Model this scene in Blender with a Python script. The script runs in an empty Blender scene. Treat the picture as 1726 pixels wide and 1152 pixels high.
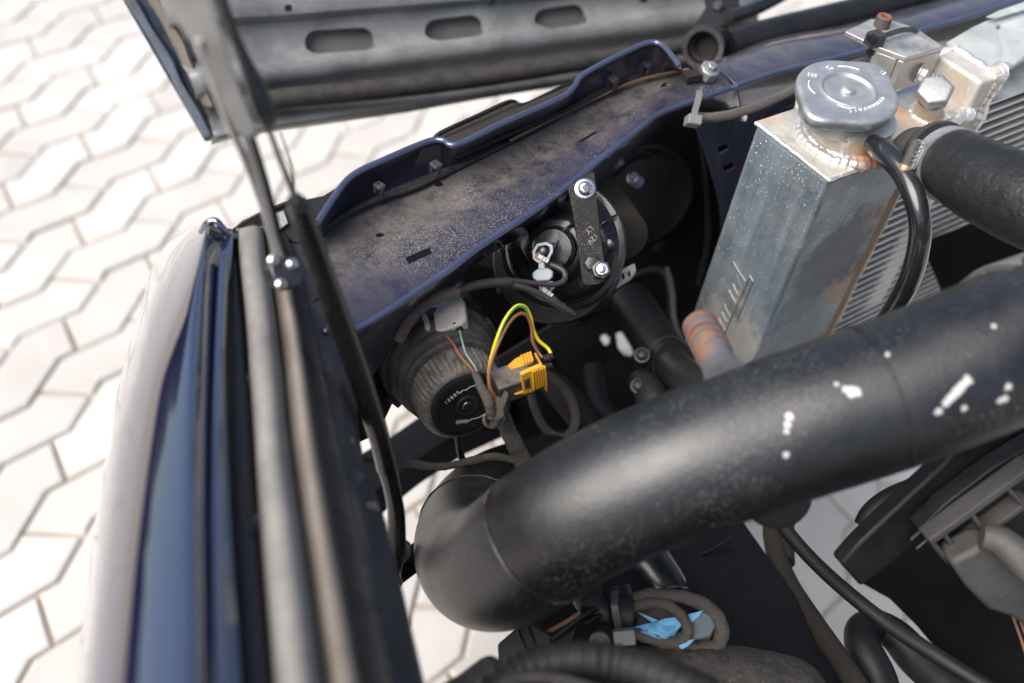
import bpy, bmesh, math, random
from mathutils import Vector, Matrix
from mathutils.noise import noise as pnoise
random.seed(7)
S = bpy.context.scene
COL = S.collection
# ------------------------------------------------------------------ camera
FPX = 1678.0; CAMH = 1.2
PITCH = math.radians(46); ROLL = math.radians(9.1)
_F = Vector((0, math.cos(PITCH), -math.sin(PITCH)))
_R0 = Vector((1, 0, 0)); _D0 = Vector((0, -math.sin(PITCH), -math.cos(PITCH)))
_R = _R0*math.cos(ROLL) - _D0*math.sin(ROLL)
_D = _R0*math.sin(ROLL) + _D0*math.cos(ROLL)
CP = Vector((0, 0, CAMH))
cam = bpy.data.cameras.new('camera'); co = bpy.data.objects.new('camera', cam); COL.objects.link(co)
m3 = Matrix((_R, -_D, -_F)).transposed()
co.matrix_world = Matrix.Translation(CP) @ m3.to_4x4()
cam.sensor_width = 36; cam.lens = 36*FPX/1726
cam.clip_start = 0.02; cam.clip_end = 400
cam.dof.use_dof = True; cam.dof.focus_distance = 0.70; cam.dof.aperture_fstop = 3.5
S.camera = co
# ------------------------------------------------------------------ light
w = bpy.data.worlds.new("World"); S.world = w; w.use_nodes = True
nt = w.node_tree; nt.nodes.clear()
sky = nt.nodes.new('ShaderNodeTexSky'); sky.sky_type = 'NISHITA'; sky.sun_disc = False
SUN_EL = math.radians(50); SUN_AZ = math.radians(232)      # azimuth measured clockwise from +Y
sky.sun_elevation = SUN_EL; sky.sun_rotation = SUN_AZ
sky.air_density = 1.0; sky.dust_density = 2.0; sky.ozone_density = 0.6
bg = nt.nodes.new('ShaderNodeBackground'); bg.inputs[1].default_value = 0.085
ow = nt.nodes.new('ShaderNodeOutputWorld')
nt.links.new(sky.outputs[0], bg.inputs[0]); nt.links.new(bg.outputs[0], ow.inputs[0])
sl = bpy.data.lights.new('sun', 'SUN'); sl.energy = 3.6; sl.angle = math.radians(58); sl.color = (1, .955, .9)
so = bpy.data.objects.new('sun', sl); COL.objects.link(so)
sd = Vector((math.sin(SUN_AZ)*math.cos(SUN_EL), math.cos(SUN_AZ)*math.cos(SUN_EL), math.sin(SUN_EL)))
so.rotation_euler = sd.to_track_quat('Z', 'Y').to_euler(); so.location = sd*5
S.view_settings.view_transform = 'Standard'; S.view_settings.look = 'None'
S.view_settings.exposure = 0.80; S.view_settings.gamma = 1; S.view_settings.use_curve_mapping = False
S.render.engine = 'CYCLES'

# ------------------------------------------------------------------ helpers
def ray(x, y): return _F + _R*((x-863)/FPX) + _D*((y-576)/FPX)
def P(x, y, d): return CP + ray(x, y)*d                     # a point on the ray of a photo pixel at depth d
def Z(x, y, h):
    r = ray(x, y); return CP + r*((h-CAMH)/r.z)             # ... at world height h
def DZ(x, y, h): return (h-CAMH)/ray(x, y).z
class Plane:
    def __init__(s, a, b, c, up=None):
        s.o = a; s.n = (b-a).cross(c-a).normalized()
        if s.n.dot(CP-a) < 0: s.n = -s.n
    def __call__(s, x, y, off=0):
        r = ray(x, y); t = (s.o-CP).dot(s.n)/r.dot(s.n)
        return CP + r*t + s.n*off
def cr(pts, n):
    """Catmull-Rom through tuples/vectors, n samples per span"""
    pts = [tuple(p) for p in pts]; out = []
    N = len(pts)
    for i in range(N-1):
        p0 = pts[max(i-1, 0)]; p1 = pts[i]; p2 = pts[i+1]; p3 = pts[min(i+2, N-1)]
        for k in range(n):
            t = k/n
            out.append(tuple(0.5*((2*b)+(-a+c)*t+(2*a-5*b+4*c-d)*t*t+(-a+3*b-3*c+d)*t**3) for a, b, c, d in zip(p0, p1, p2, p3)))
    out.append(pts[-1]); return out

def tag(o, label=None, cat=None, group=None, kind=None):
    if label: o['label'] = label
    if cat: o['category'] = cat
    if group: o['group'] = group
    if kind: o['kind'] = kind
    return o
def thing(name, loc, label, cat, group=None):
    o = bpy.data.objects.new(name, None); COL.objects.link(o); o.location = loc
    o.empty_display_size = .02
    return tag(o, label, cat, group)
def wloc(o):
    v = Vector(o.location)
    while o.parent: o = o.parent; v += Vector(o.location)
    return v
def build(name, verts, faces, m, parent=None, smooth=40, bevel=0, solid=0, dust=None, seg=2, offs=-1):
    """ONE mesh object from world-space points"""
    verts = [Vector(v) for v in verts]
    if parent is not None: org = wloc(parent)
    else:
        org = sum(verts, Vector())/len(verts)
    me = bpy.data.meshes.new(name)
    me.from_pydata([v-org for v in verts], [], faces)
    me.update()
    if dust is not None:
        at = me.attributes.new('dust', 'FLOAT', 'POINT')
        at.data.foreach_set('value', dust)
    bm = bmesh.new(); bm.from_mesh(me)
    bmesh.ops.recalc_face_normals(bm, faces=bm.faces)
    for f in bm.faces: f.smooth = smooth > 0
    if smooth:
        lim = math.radians(smooth)
        for e in bm.edges:
            if len(e.link_faces) == 2 and e.calc_face_angle(0) > lim: e.smooth = False
    bm.to_mesh(me); bm.free()
    me.materials.append(m)
    o = bpy.data.objects.new(name, me); COL.objects.link(o)
    if parent is not None: o.parent = parent
    else: o.location = org
    if solid:
        s = o.modifiers.new('thickness', 'SOLIDIFY'); s.thickness = solid; s.offset = offs; s.use_even_offset = False
    if bevel:
        b = o.modifiers.new('bevel', 'BEVEL'); b.width = bevel; b.segments = seg; b.limit_method = 'ANGLE'; b.angle_limit = math.radians(32)
        b.harden_normals = False
    return o
class MB:
    """collects shapes that belong to one part"""
    def __init__(s): s.v = []; s.f = []
    def add(s, v, f):
        n = len(s.v); s.v += [Vector(q) for q in v]; s.f += [tuple(i+n for i in q) for q in f]; return s
    def box(s, c, ax, ay, az, hx, hy, hz):
        v = [c+ax*(sx*hx)+ay*(sy*hy)+az*(sz*hz) for sz in (-1, 1) for sy in (-1, 1) for sx in (-1, 1)]
        return s.add(v, [(0, 2, 3, 1), (4, 5, 7, 6), (0, 1, 5, 4), (2, 6, 7, 3), (0, 4, 6, 2), (1, 3, 7, 5)])
    def prism(s, pts, d):
        n = len(pts); v = [Vector(p) for p in pts]; v += [p+d for p in v]
        return s.add(v, [tuple(range(n)), tuple(range(2*n-1, n-1, -1))]+[(i, i+n, (i+1) % n+n, (i+1) % n) for i in range(n)])
    def tube(s, pts, rad, seg=14, cap=True, wob=0, inner=0):
        pts = [Vector(p) for p in pts]; n = len(pts)
        T = []
        for i in range(n):
            t = pts[min(i+1, n-1)]-pts[max(i-1, 0)]
            T.append(t.normalized() if t.length > 0 else Vector((0, 0, 1)))
        u = T[0].orthogonal().normalized(); v = []; f = []
        for i in range(n):
            u = (u - T[i]*u.dot(T[i])).normalized(); ww = T[i].cross(u)
            r = rad[i] if hasattr(rad, '__len__') else rad
            for k in range(seg):
                a = 2*math.pi*k/seg
                q = 1
                if wob: q = 1+wob*pnoise(Vector((math.cos(a)*1.3, math.sin(a)*1.3, i*.35)))
                v.append(pts[i]+(u*math.cos(a)+ww*math.sin(a))*r*q)
        for i in range(n-1):
            for k in range(seg):
                k2 = (k+1) % seg
                f.append((i*seg+k, i*seg+k2, (i+1)*seg+k2, (i+1)*seg+k))
        if cap: f.append(tuple(range(seg))[::-1]); f.append(tuple((n-1)*seg+k for k in range(seg)))
        return s.add(v, f)
    def lathe(s, o, axis, prof, seg=40, rf=None, ref=None):
        """prof: (distance along axis, radius); rf(angle, index) scales a radius"""
        axis = axis.normalized(); u = (ref - axis*ref.dot(axis)).normalized() if ref else axis.orthogonal().normalized(); ww = axis.cross(u)
        v = []; f = []
        for i, (t, r) in enumerate(prof):
            for k in range(seg):
                a = 2*math.pi*k/seg; q = rf(a, i) if rf else 1
                v.append(o+axis*t+(u*math.cos(a)+ww*math.sin(a))*r*q)
        for i in range(len(prof)-1):
            for k in range(seg):
                k2 = (k+1) % seg; f.append((i*seg+k, i*seg+k2, (i+1)*seg+k2, (i+1)*seg+k))
        f.append(tuple(range(seg))[::-1]); n = len(prof)-1; f.append(tuple(n*seg+k for k in range(seg)))
        return s.add(v, f)
    def build(s, name, m, parent=None, **k): return build(name, s.v, s.f, m, parent, **k)

def tubepx(name, pts, m, parent=None, seg=14, n=8, wob=0, label=None, cat=None, group=None, **k):
    """tube along photo points (x, y, depth, radius in photo pixels)"""
    c = cr(pts, n)
    tape = (lambda i: .93+.13*((i*(8/n)*.55) % 1.0)) if wob > .1 else (lambda i: 1)     # overlapping turns of cloth tape
    o = MB().tube([P(a, b, d) for a, b, d, r in c], [r*d/FPX*tape(i) for i, (a, b, d, r) in enumerate(c)], seg, wob=wob).build(name, m, parent, **k)
    return tag(o, label, cat, group)
def loft(name, rows, m, parent=None, n=4, nr=0, closed=False, **k):
    """rows of 3-D points (same count) skinned into a sheet; n subdivides along, nr across"""
    rr = [[Vector(p) for p in (cr(r, n) if n > 1 else r)] for r in rows]
    dust = k.pop('dustrows', None)
    if nr > 1:
        cols = [cr([r[i] for r in rr], nr) for i in range(len(rr[0]))]
        rr = [[c[j] for c in cols] for j in range(len(cols[0]))]
        if dust: dust = [x[0] for x in cr([(q,) for q in dust], nr)]
    N = len(rr[0]); v = [p for r in rr for p in r]; f = []
    for j in range(len(rr)-1):
        for i in range(N-1): f.append((j*N+i, j*N+i+1, (j+1)*N+i+1, (j+1)*N+i))
    dd = [max(0, dust[j]) for j in range(len(rr)) for i in range(N)] if dust else None
    return build(name, v, f, m, parent, dust=dd, **k)
def plate(name, pl, outline, m, parent=None, th=.002, off=0, **k):
    """flat outline (photo points) on plane pl, given real thickness th away from the viewer"""
    k.setdefault('bevel', min(.0008, th*.3))
    return MB().prism([pl(x, y, off) for x, y in outline], -pl.n*th).build(name, m, parent, **k)
def hexpts(o, axis, ref, r, n=6, ph=0):
    axis = axis.normalized(); u = (ref-axis*ref.dot(axis)).normalized(); ww = axis.cross(u)
    return [o+(u*math.cos(2*math.pi*k/n+ph)+ww*math.sin(2*math.pi*k/n+ph))*r for k in range(n)]
def cut(o, prisms):
    """cut real openings into a sheet"""
    bpy.context.view_layer.update()
    tmp = []
    for v, f in prisms:
        me = bpy.data.meshes.new('cut'); me.from_pydata([Vector(q)-wloc(o) for q in v], [], f)
        bm = bmesh.new(); bm.from_mesh(me); bmesh.ops.recalc_face_normals(bm, faces=bm.faces); bm.to_mesh(me); bm.free()
        c = bpy.data.objects.new('cut', me); COL.objects.link(c); c.location = wloc(o); tmp.append(c)
        b = o.modifiers.new('b', 'BOOLEAN'); b.operation = 'DIFFERENCE'; b.object = c; b.solver = 'EXACT'
    # openings come right after the thickness, before the bevel
    bv = [q for q in o.modifiers if q.type == 'BEVEL']
    st = [(q.width, q.segments) for q in bv]
    for q in bv: o.modifiers.remove(q)
    bpy.context.view_layer.update()
    dg = bpy.context.evaluated_depsgraph_get()
    me = bpy.data.meshes.new_from_object(o.evaluated_get(dg))
    o.modifiers.clear(); o.data = me
    for c in tmp: bpy.data.objects.remove(c)
    for wd, sg in st:
        b = o.modifiers.new('bevel', 'BEVEL'); b.width = wd; b.segments = sg; b.limit_method = 'ANGLE'; b.angle_limit = math.radians(32)
def cut_sheet(o, pl, outlines):
    """real openings in a thin sheet: slice its faces along the outline and take out the inside"""
    org = wloc(o); bm = bmesh.new(); bm.from_mesh(o.data)
    for ol in outlines:
        pts = [pl(x, y)-org for x, y in ol]; c = sum(pts, Vector())/len(pts); rad_ = max((p-c).length for p in pts)
        for i in range(len(pts)):
            a, b = pts[i], pts[(i+1) % len(pts)]; no = (b-a).cross(pl.n).normalized()
            fs = []
            for f in bm.faces:
                fc_ = f.calc_center_median(); fr_ = max((v.co-fc_).length for v in f.verts)
                if (fc_-c).length < rad_+fr_: fs.append(f)
            geom = fs+list({e for f in fs for e in f.edges})+list({v for f in fs for v in f.verts})
            bmesh.ops.bisect_plane(bm, geom=geom, dist=1e-7, plane_co=a, plane_no=no)
        sg = 1
        def inside(q):
            r = [((pts[(i+1) % len(pts)]-pts[i]).cross(pl.n)).dot(q-pts[i]) for i in range(len(pts))]
            return all(v > 0 for v in r) or all(v < 0 for v in r)
        dl = [f for f in bm.faces if (f.calc_center_median()-c).length < rad_*1.2 and inside(f.calc_center_median())]
        bmesh.ops.delete(bm, geom=dl, context='FACES')
    bm.to_mesh(o.data); bm.free()
def cutter(pl, outline, a=.03, b=.03):
    mb = MB().prism([pl(x, y, a) for x, y in outline], -pl.n*(a+b)); return (mb.v, mb.f)
def ellipse(cx, cy, rx, ry, rot=0, n=18):
    c, s_ = math.cos(math.radians(rot)), math.sin(math.radians(rot))
    return [(cx+rx*math.cos(t)*c-ry*math.sin(t)*s_, cy+rx*math.cos(t)*s_+ry*math.sin(t)*c) for t in [2*math.pi*i/n for i in range(n)]]
def stadium(x0, y0, x1, y1, r, n=8):
    a = math.atan2(y1-y0, x1-x0); o = []
    for i in range(n+1): t = a+math.pi/2+math.pi*i/n; o.append((x0+r*math.cos(t), y0+r*math.sin(t)))
    for i in range(n+1): t = a-math.pi/2+math.pi*i/n; o.append((x1+r*math.cos(t), y1+r*math.sin(t)))
    return o
def text(name, body, pl, x, y, rdir, size_px, m, parent=None, off=.0002, depth=.0002):
    """raised lettering on plane pl, anchored at photo point (x,y), reading towards photo direction rdir"""
    cu = bpy.data.curves.new(name, 'FONT'); cu.body = body; cu.extrude = depth; cu.align_x = 'CENTER'; cu.align_y = 'CENTER'
    a = pl(x, y); b = pl(x+rdir[0], y+rdir[1]); X = (b-a).normalized(); Y = pl.n.cross(X)
    cu.size = size_px*((a-CP).dot(_F))/FPX
    t = bpy.data.objects.new('t', cu); COL.objects.link(t); bpy.context.view_layer.update()
    me = bpy.data.meshes.new_from_object(t); bpy.data.objects.remove(t)
    M = Matrix((X, Y, pl.n)).transposed().to_4x4(); M.translation = a+pl.n*off-(wloc(parent) if parent else Vector())
    me.transform(M); me.materials.clear(); me.materials.append(m)
    o = bpy.data.objects.new(name, me); COL.objects.link(o)
    if parent: o.parent = parent
    return o

# ------------------------------------------------------------------ materials
def mat(name, base, rough=.5, metal=0, coat=0, dust=0, dustcol=(.20, .165, .13), dscale=30, up=True, spk=0, spkcol=(.45, .43, .4),
        spkscale=700, bump=.12, bscale=350, var=.25, vscale=18, spots=(), alpha=1, stretch=None, scratch=0, spec=.5, streak=0, randv=0, bdist=.001, flake=0, emboss=None, coatior=1.5):
    m = bpy.data.materials.new(name); m.use_nodes = True; t = m.node_tree; N = t.nodes; L = t.links
    b = N['Principled BSDF']
    def node(ty, **kw):
        n = N.new(ty)
        for k_, v_ in kw.items(): setattr(n, k_, v_)
        return n
    def val(sock, v):
        if isinstance(v, (int, float)): sock.default_value = v
        else: L.new(v, sock)
    def math_(op, a, c=0, clamp=False):
        n = node('ShaderNodeMath', operation=op, use_clamp=clamp); val(n.inputs[0], a); val(n.inputs[1], c); return n.outputs[0]
    def ramp(v, lo, hi, a=0, c=1):
        n = node('ShaderNodeMapRange'); n.clamp = True; L.new(v, n.inputs[0])
        n.inputs[1].default_value = lo; n.inputs[2].default_value = hi; n.inputs[3].default_value = a; n.inputs[4].default_value = c; return n.outputs[0]
    def mix(f_, a, c):
        n = node('ShaderNodeMix', data_type='RGBA'); val(n.inputs[0], f_)
        for s_, v_ in ((n.inputs[6], a), (n.inputs[7], c)):
            if isinstance(v_, tuple): s_.default_value = (*v_[:3], 1)
            else: L.new(v_, s_)
        return n.outputs[2]
    geo = node('ShaderNodeNewGeometry'); pos = geo.outputs['Position']
    if stretch:
        mp = node('ShaderNodeMapping'); mp.inputs['Scale'].default_value = stretch; L.new(pos, mp.inputs[0]); spos = mp.outputs[0]
    else: spos = pos
    def noise(scale, det=6, rg=.6, p=None):
        n = node('ShaderNodeTexNoise'); n.inputs['Scale'].default_value = scale; n.inputs['Detail'].default_value = det
        n.inputs['Roughness'].default_value = rg; L.new(p or pos, n.inputs[0]); return n.outputs[0]
    n1 = noise(vscale, 7, .65, spos); n2 = noise(bscale, 4, .7)
    v = ramp(n1, .3, .7, 1-var, 1+var)
    if randv:
        oi = node('ShaderNodeObjectInfo'); v = math_('MULTIPLY', v, ramp(oi.outputs['Random'], 0, 1, 1-randv, 1+randv))
    cm = node('ShaderNodeVectorMath', operation='SCALE'); cm.inputs[0].default_value = base; L.new(v, cm.inputs['Scale'])
    col = cm.outputs[0]; rgh = ramp(n1, .3, .7, rough*.8, min(1, rough*1.25)); met = metal
    # dust lies where the attribute or the amount says, thicker on surfaces that face up
    at = node('ShaderNodeAttribute', attribute_name='dust')
    dn = ramp(noise(dscale, 8, .75), .38, .62); dn2 = ramp(n2, .35, .65, .45, 1)
    amt = math_('ADD', at.outputs['Fac'], dust)
    if up:
        sx = node('ShaderNodeSeparateXYZ'); L.new(geo.outputs['Normal'], sx.inputs[0])
        amt = math_('MULTIPLY', amt, ramp(sx.outputs[2], -.2, .9, .25, 1))
    dm = math_('MULTIPLY', math_('MULTIPLY', dn, dn2), amt)
    base_layer = math_('MULTIPLY', amt, .28)
    dm = math_('ADD', dm, base_layer, True)
    col = mix(dm, col, dustcol)
    rgh = math_('ADD', rgh, math_('MULTIPLY', dm, .5), True)
    coatv = math_('MULTIPLY', math_('SUBTRACT', 1, dm, True), coat) if coat else 0
    if metal: met = math_('MULTIPLY', math_('SUBTRACT', 1, dm, True), metal)
    if spk:
        vo = node('ShaderNodeTexVoronoi'); vo.inputs['Scale'].default_value = spkscale; L.new(pos, vo.inputs[0])
        sz = ramp(noise(spkscale*.022, 3), .34, .62, .04*spk, .25*spk)
        sm = math_('LESS_THAN', vo.outputs['Distance'], sz); col = mix(sm, col, spkcol)
        if metal: met = math_('MULTIPLY', met, math_('SUBTRACT', 1, sm))
        rgh = math_('ADD', rgh, math_('MULTIPLY', sm, .3), True)
        vo2 = node('ShaderNodeTexVoronoi'); vo2.inputs['Scale'].default_value = spkscale*.3; L.new(pos, vo2.inputs[0])
        sm2 = math_('LESS_THAN', vo2.outputs['Distance'], ramp(noise(spkscale*.05, 3), .5, .8, 0, .22*spk)); col = mix(math_('MULTIPLY', sm2, .7), col, spkcol)
    if scratch:
        mp = node('ShaderNodeMapping'); mp.inputs['Scale'].default_value = (20, 420, 300); mp.inputs['Rotation'].default_value = (.4, .5, .3); L.new(pos, mp.inputs[0])
        sc = ramp(noise(1, 3, .6, mp.outputs[0]), .64, .70, 0, scratch); col = mix(sc, col, (.5, .5, .5))
    for (pt, r, c_, *mo) in spots:
        dv = node('ShaderNodeVectorMath', operation='DISTANCE'); dv.inputs[1].default_value = tuple(pt); L.new(pos, dv.inputs[0])
        dd = math_('ADD', dv.outputs['Value'], math_('MULTIPLY', math_('SUBTRACT', noise(.85/r, 6, .75), .5), r*2.6))
        fm = ramp(dd, r*.72, r, mo[0] if mo else 1, 0); col = mix(fm, col, c_)
        if metal: met = math_('MULTIPLY', met, math_('SUBTRACT', 1, fm, True))
        rgh = math_('MAXIMUM', rgh, math_('MULTIPLY', fm, .6))
    L.new(col, b.inputs['Base Color']); L.new(rgh, b.inputs['Roughness']); val(b.inputs['Metallic'], met)
    b.inputs['Specular IOR Level'].default_value = spec
    if coat: b.inputs['Coat IOR'].default_value = coatior
    if coat: L.new(coatv, b.inputs['Coat Weight']); b.inputs['Coat Roughness'].default_value = .06
    if alpha < 1: b.inputs['Transmission Weight'].default_value = 1-alpha; b.inputs['IOR'].default_value = 1.45
    if bump:
        bp = node('ShaderNodeBump'); bp.inputs['Strength'].default_value = min(1, bump*2); bp.inputs['Distance'].default_value = bdist*.5
        L.new(math_('ADD', n2, math_('MULTIPLY', dm, .6)), bp.inputs['Height']); L.new(bp.outputs[0], b.inputs['Normal'])
    return m
DST = (.17, .14, .11)
M = {}
M['paver'] = mat('paver_concrete', (.54, .51, .475), .85, bump=.4, bscale=300, var=.10, vscale=6, randv=.10, spk=.25, spkcol=(.25, .22, .2), spkscale=160, up=False)
M['joint'] = mat('joint_sand', (.44, .38, .31), .95, bump=.5, var=.3, vscale=30, up=False, dust=.15, dustcol=(.42, .28, .18))
M['navy'] = mat('navy_paint', (.0065, .0075, .028), .30, coat=1, coatior=1.9, dust=.16, spk=.55, spkcol=(.22, .19, .17), spkscale=850, bump=.05, dscale=45, dustcol=(.13, .11, .12))
M['navyfloor'] = mat('navy_paint_dusty', (.008, .0085, .030), .36, coat=.7, coatior=1.8, dust=.05, spk=1.1, spkcol=(.30, .265, .235), spkscale=850, bump=.25, dscale=55, dustcol=(.118, .103, .096), bscale=500)
M['navyclean'] = mat('navy_paint_gloss', (.006, .007, .032), .10, coat=1, coatior=2.8, dust=.0, bump=.0, var=.1)
M['gutter'] = mat('gutter_black', (.004, .004, .008), .35, coat=.3, dust=.12, spk=.6, spkcol=(.12, .07, .045), spkscale=160, dustcol=(.05, .04, .035))
M['boot'] = mat('dusty_boot_rubber', (.018, .018, .018), .6, spec=.35, dust=.75, dustcol=(.125, .115, .105), dscale=50, bump=.25)
M['lipshine'] = mat('navy_lip_highlight', (.12, .145, .235), .32, metal=.7, coat=.6, dust=.04, bump=.05, up=False, var=.15)  # pale metallic blue paints the sky highlight along the lips
M['navydull'] = mat('navy_paint_dull', (.018, .019, .038), .5, coat=.2, dust=.45, spk=.5, spkscale=500, dustcol=(.10, .088, .08), bump=.3)
M['underbonnet'] = mat('underbonnet_grey', (.115, .122, .130), .38, coat=.3, dust=.40, dustcol=(.36, .345, .32), dscale=16, var=.5, vscale=20, spk=.5, spkcol=(.2, .17, .14), spkscale=260, up=False, bump=.15)
M['ubskin'] = mat('underbonnet_skin', (.13, .13, .125), .5, dust=.3, dustcol=(.18, .15, .12), up=False)
M['bonnetblue'] = mat('bonnet_edge_blue', (.025, .05, .085), .35, coat=.5, dust=.35, dustcol=(.16, .16, .17), dscale=90, var=.6, vscale=60, up=False)
M['tape'] = mat('seam_sealer_grey', (.13, .115, .10), .7, dust=.3, bump=.4, bscale=120, up=False)
M['rubber'] = mat('dusty_black_rubber', (.012, .012, .0125), .6, spec=.35, dust=.40, dustcol=(.12, .105, .09), dscale=60, bump=.2)
M['rubberdk'] = mat('black_rubber', (.006, .006, .0065), .5, spec=.35, dust=.12, dustcol=(.10, .09, .08), bump=.2)
M['sealgrey'] = mat('weathered_seal_rubber', (.19, .18, .17), .55, dust=.55, dustcol=(.25, .23, .205), dscale=25, bump=.3, bscale=120, var=.3, vscale=25)
M['sealtan'] = mat('dusty_tan_rubber', (.15, .13, .11), .7, dust=.7, dustcol=(.22, .185, .15), dscale=25, bump=.3, var=.4)
M['armgrey'] = mat('zinc_arm_grey', (.34, .33, .32), .42, metal=.35, dust=.25, dustcol=(.4, .37, .33), up=False)
M['rodmetal'] = mat('bright_rod', (.62, .60, .58), .25, metal=1, dust=.1, up=False)
M['blackpaint'] = mat('black_paint', (.005, .005, .006), .26, coat=.2, dust=.05, spk=.5, spkcol=(.3, .28, .26), spkscale=900, bump=.1)
M['strapm'] = mat('strap_black', (.004, .004, .005), .5, spec=.25, dust=.04, spk=1.0, spkcol=(.3, .28, .25), spkscale=1300, bump=.2)
M['blackplast'] = mat('black_plastic', (.006, .006, .007), .4, spec=.4, dust=.15, dustcol=(.10, .09, .085), spk=.35, spkscale=700, bump=.15)
M['darkcav'] = mat('dark_cavity_metal', (.003, .003, .0035), .75, spec=.10, dust=.2, dustcol=(.012, .010, .009), dscale=20, bump=.3)  # near-black colour stands in for the shade deep in the bay
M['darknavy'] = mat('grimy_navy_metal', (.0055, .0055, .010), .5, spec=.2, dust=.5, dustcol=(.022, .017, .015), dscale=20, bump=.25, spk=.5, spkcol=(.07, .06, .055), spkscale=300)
M['browngrime'] = mat('brown_grime', (.022, .019, .017), .8, spec=.3, dust=.4, dustcol=(.05, .041, .033), bump=.3)
M['alu'] = mat('raw_aluminium', (.50, .49, .47), .36, metal=.85, dust=.35, dustcol=(.42, .39, .34), dscale=60, bump=.25, bscale=250, var=.15, vscale=60, scratch=.2)
M['rust'] = mat('rusty_metal', (.16, .11, .085), .65, metal=.3, dust=.5, dustcol=(.30, .12, .04), dscale=70, bump=.6, bscale=300, up=False)
M['rustcap'] = mat('red_rust_metal', (.26, .09, .05), .75, dust=.3, dustcol=(.12, .05, .035), bump=.6, bscale=500, up=False)
M['steel'] = mat('zinc_steel', (.72, .74, .76), .22, metal=1, dust=.06, bump=.08)
M['steeldull'] = mat('dull_zinc_steel', (.40, .41, .41), .38, metal=.9, dust=.3, dustcol=(.35, .32, .28), bump=.2, bscale=500)
M['steeldark'] = mat('dark_steel', (.10, .10, .11), .3, metal=.9, dust=.1, bump=.15)
M['white_print'] = mat('silver_print', (.5, .48, .46), .5, bump=0, up=False, var=.1)
M['etch'] = mat('stamped_print', (.22, .20, .19), .6, bump=0, up=False, var=.3, vscale=500)
M['whiteplast'] = mat('translucent_white_plastic', (.46, .52, .58), .3, alpha=.6, bump=.05, up=False, var=.05)
M['greyplast'] = mat('warm_grey_plastic', (.50, .465, .42), .5, dust=.2, dustcol=(.25, .2, .16), up=False, bump=.15, bscale=600, var=.1)
M['yellow'] = mat('yellow_plastic', (.75, .38, .015), .42, dust=.25, dustcol=(.25, .17, .08), dscale=180, bump=.15, up=False, var=.1)
M['dustplug'] = mat('black_plastic_dusty_top', (.014, .013, .013), .4, dust=1.0, dustcol=(.185, .160, .140), dscale=90, spk=.7, spkcol=(.05, .03, .02), spkscale=600, bump=.3)
M['wire_brown'] = mat('brown_wire', (.23, .085, .04), .4, dust=.1, bump=.05, up=False, var=.15, vscale=80)
M['wire_red'] = mat('red_brown_wire', (.26, .08, .045), .4, dust=.2, bump=.05, up=False)
M['wire_green'] = mat('grey_green_wire', (.20, .30, .27), .4, dust=.2, bump=.05, up=False, var=.4, vscale=150)
M['wire_grey'] = mat('grey_wire', (.10, .09, .085), .45, dust=.2, bump=.1, up=False)
M['wrap'] = mat('cloth_wrap_tape', (.055, .048, .042), .75, dust=.4, dustcol=(.12, .10, .08), bump=.5, bscale=400, up=False, var=.4, vscale=60)
M['bluetape'] = mat('blue_masking_film', (.12, .38, .62), .5, dust=.2, dustcol=(.12, .11, .1), bump=.2, up=False, spk=.5, spkcol=(.08, .06, .05), spkscale=300)
M['foam'] = mat('grey_speckled_foam', (.11, .14, .155), .8, bump=.6, bscale=500, up=False, spk=.8, spkcol=(.03, .03, .03), spkscale=500)
M['tie'] = mat('black_zip_tie', (.028, .028, .03), .35, dust=.2, dustcol=(.12, .11, .1), bump=.08)
M['tiegrey'] = mat('faded_zip_tie', (.15, .15, .145), .42, dust=.2, dustcol=(.2, .19, .18), bump=.1)
M['shroud'] = mat('pale_sheet_aluminium', (.52, .55, .53), .5, metal=.35, dust=.15, dustcol=(.5, .48, .42), up=False, bump=.08)
M['corefin'] = mat('core_fins', (.24, .235, .225), .45, metal=.8, dust=.3, dustcol=(.16, .14, .12), up=False, bump=.1)
M['coretube'] = mat('core_tubes', (.66, .66, .64), .35, metal=.8, dust=.1, up=False, bump=.1)
M['castalu'] = mat('grimy_cast_aluminium', (.085, .083, .08), .5, metal=.5, dust=.4, dustcol=(.07, .06, .055), bump=.5, bscale=300, up=False, spk=.4, spkcol=(.5, .5, .48), spkscale=250)
M['bumpergrey'] = mat('grey_bumper_plate', (.17, .17, .165), .5, dust=.4, dustcol=(.24, .225, .2), dscale=15)

# ------------------------------------------------------------------ ground and pavers
g = build('ground', [(-60, -60, -.0075), (60, -60, -.0075), (60, 60, -.0075), (-60, 60, -.0075)], [(0, 1, 2, 3)], M['joint'], smooth=0); tag(g, kind='structure')
pav = thing('pavement', Vector((0, 1, 0)), None, None); tag(pav, kind='structure')
er = Vector((math.cos(math.radians(68)), math.sin(math.radians(68)), 0)); ep = Vector((er.y, -er.x, 0))
PL_, PW = .186, .083; AMP = .0155
def zig(s): # triangular wave; s in periods
    q = s % 1.0; return AMP*(4*abs(q-.5)-1)
def paver_pts(kind):
    # long edges follow the zig-zag; cross joints sit on mid-segments; gap leaves a sand joint
    s0 = .25 if kind == 0 else .75; tl = -.10 if kind == 0 else .10
    g_ = .0031/PL_; gy = .0024
    top = []; bot = []
    lo, hi = s0, s0+1
    def line(a, b):
        kn = [k/2 for k in range(int(math.floor(a*2))-1, int(math.ceil(b*2))+2) if a < k/2 < b]
        return [a]+kn+[b]
    for s in line(lo+tl+g_, hi+tl-g_): bot.append((s, gy+zig(s)))
    for s in line(lo-tl+g_, hi-tl-g_): top.append((s, PW-gy+zig(s)))
    return [(s*PL_, y) for s, y in bot]+[(s*PL_, y) for s, y in reversed(top)]
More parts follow.
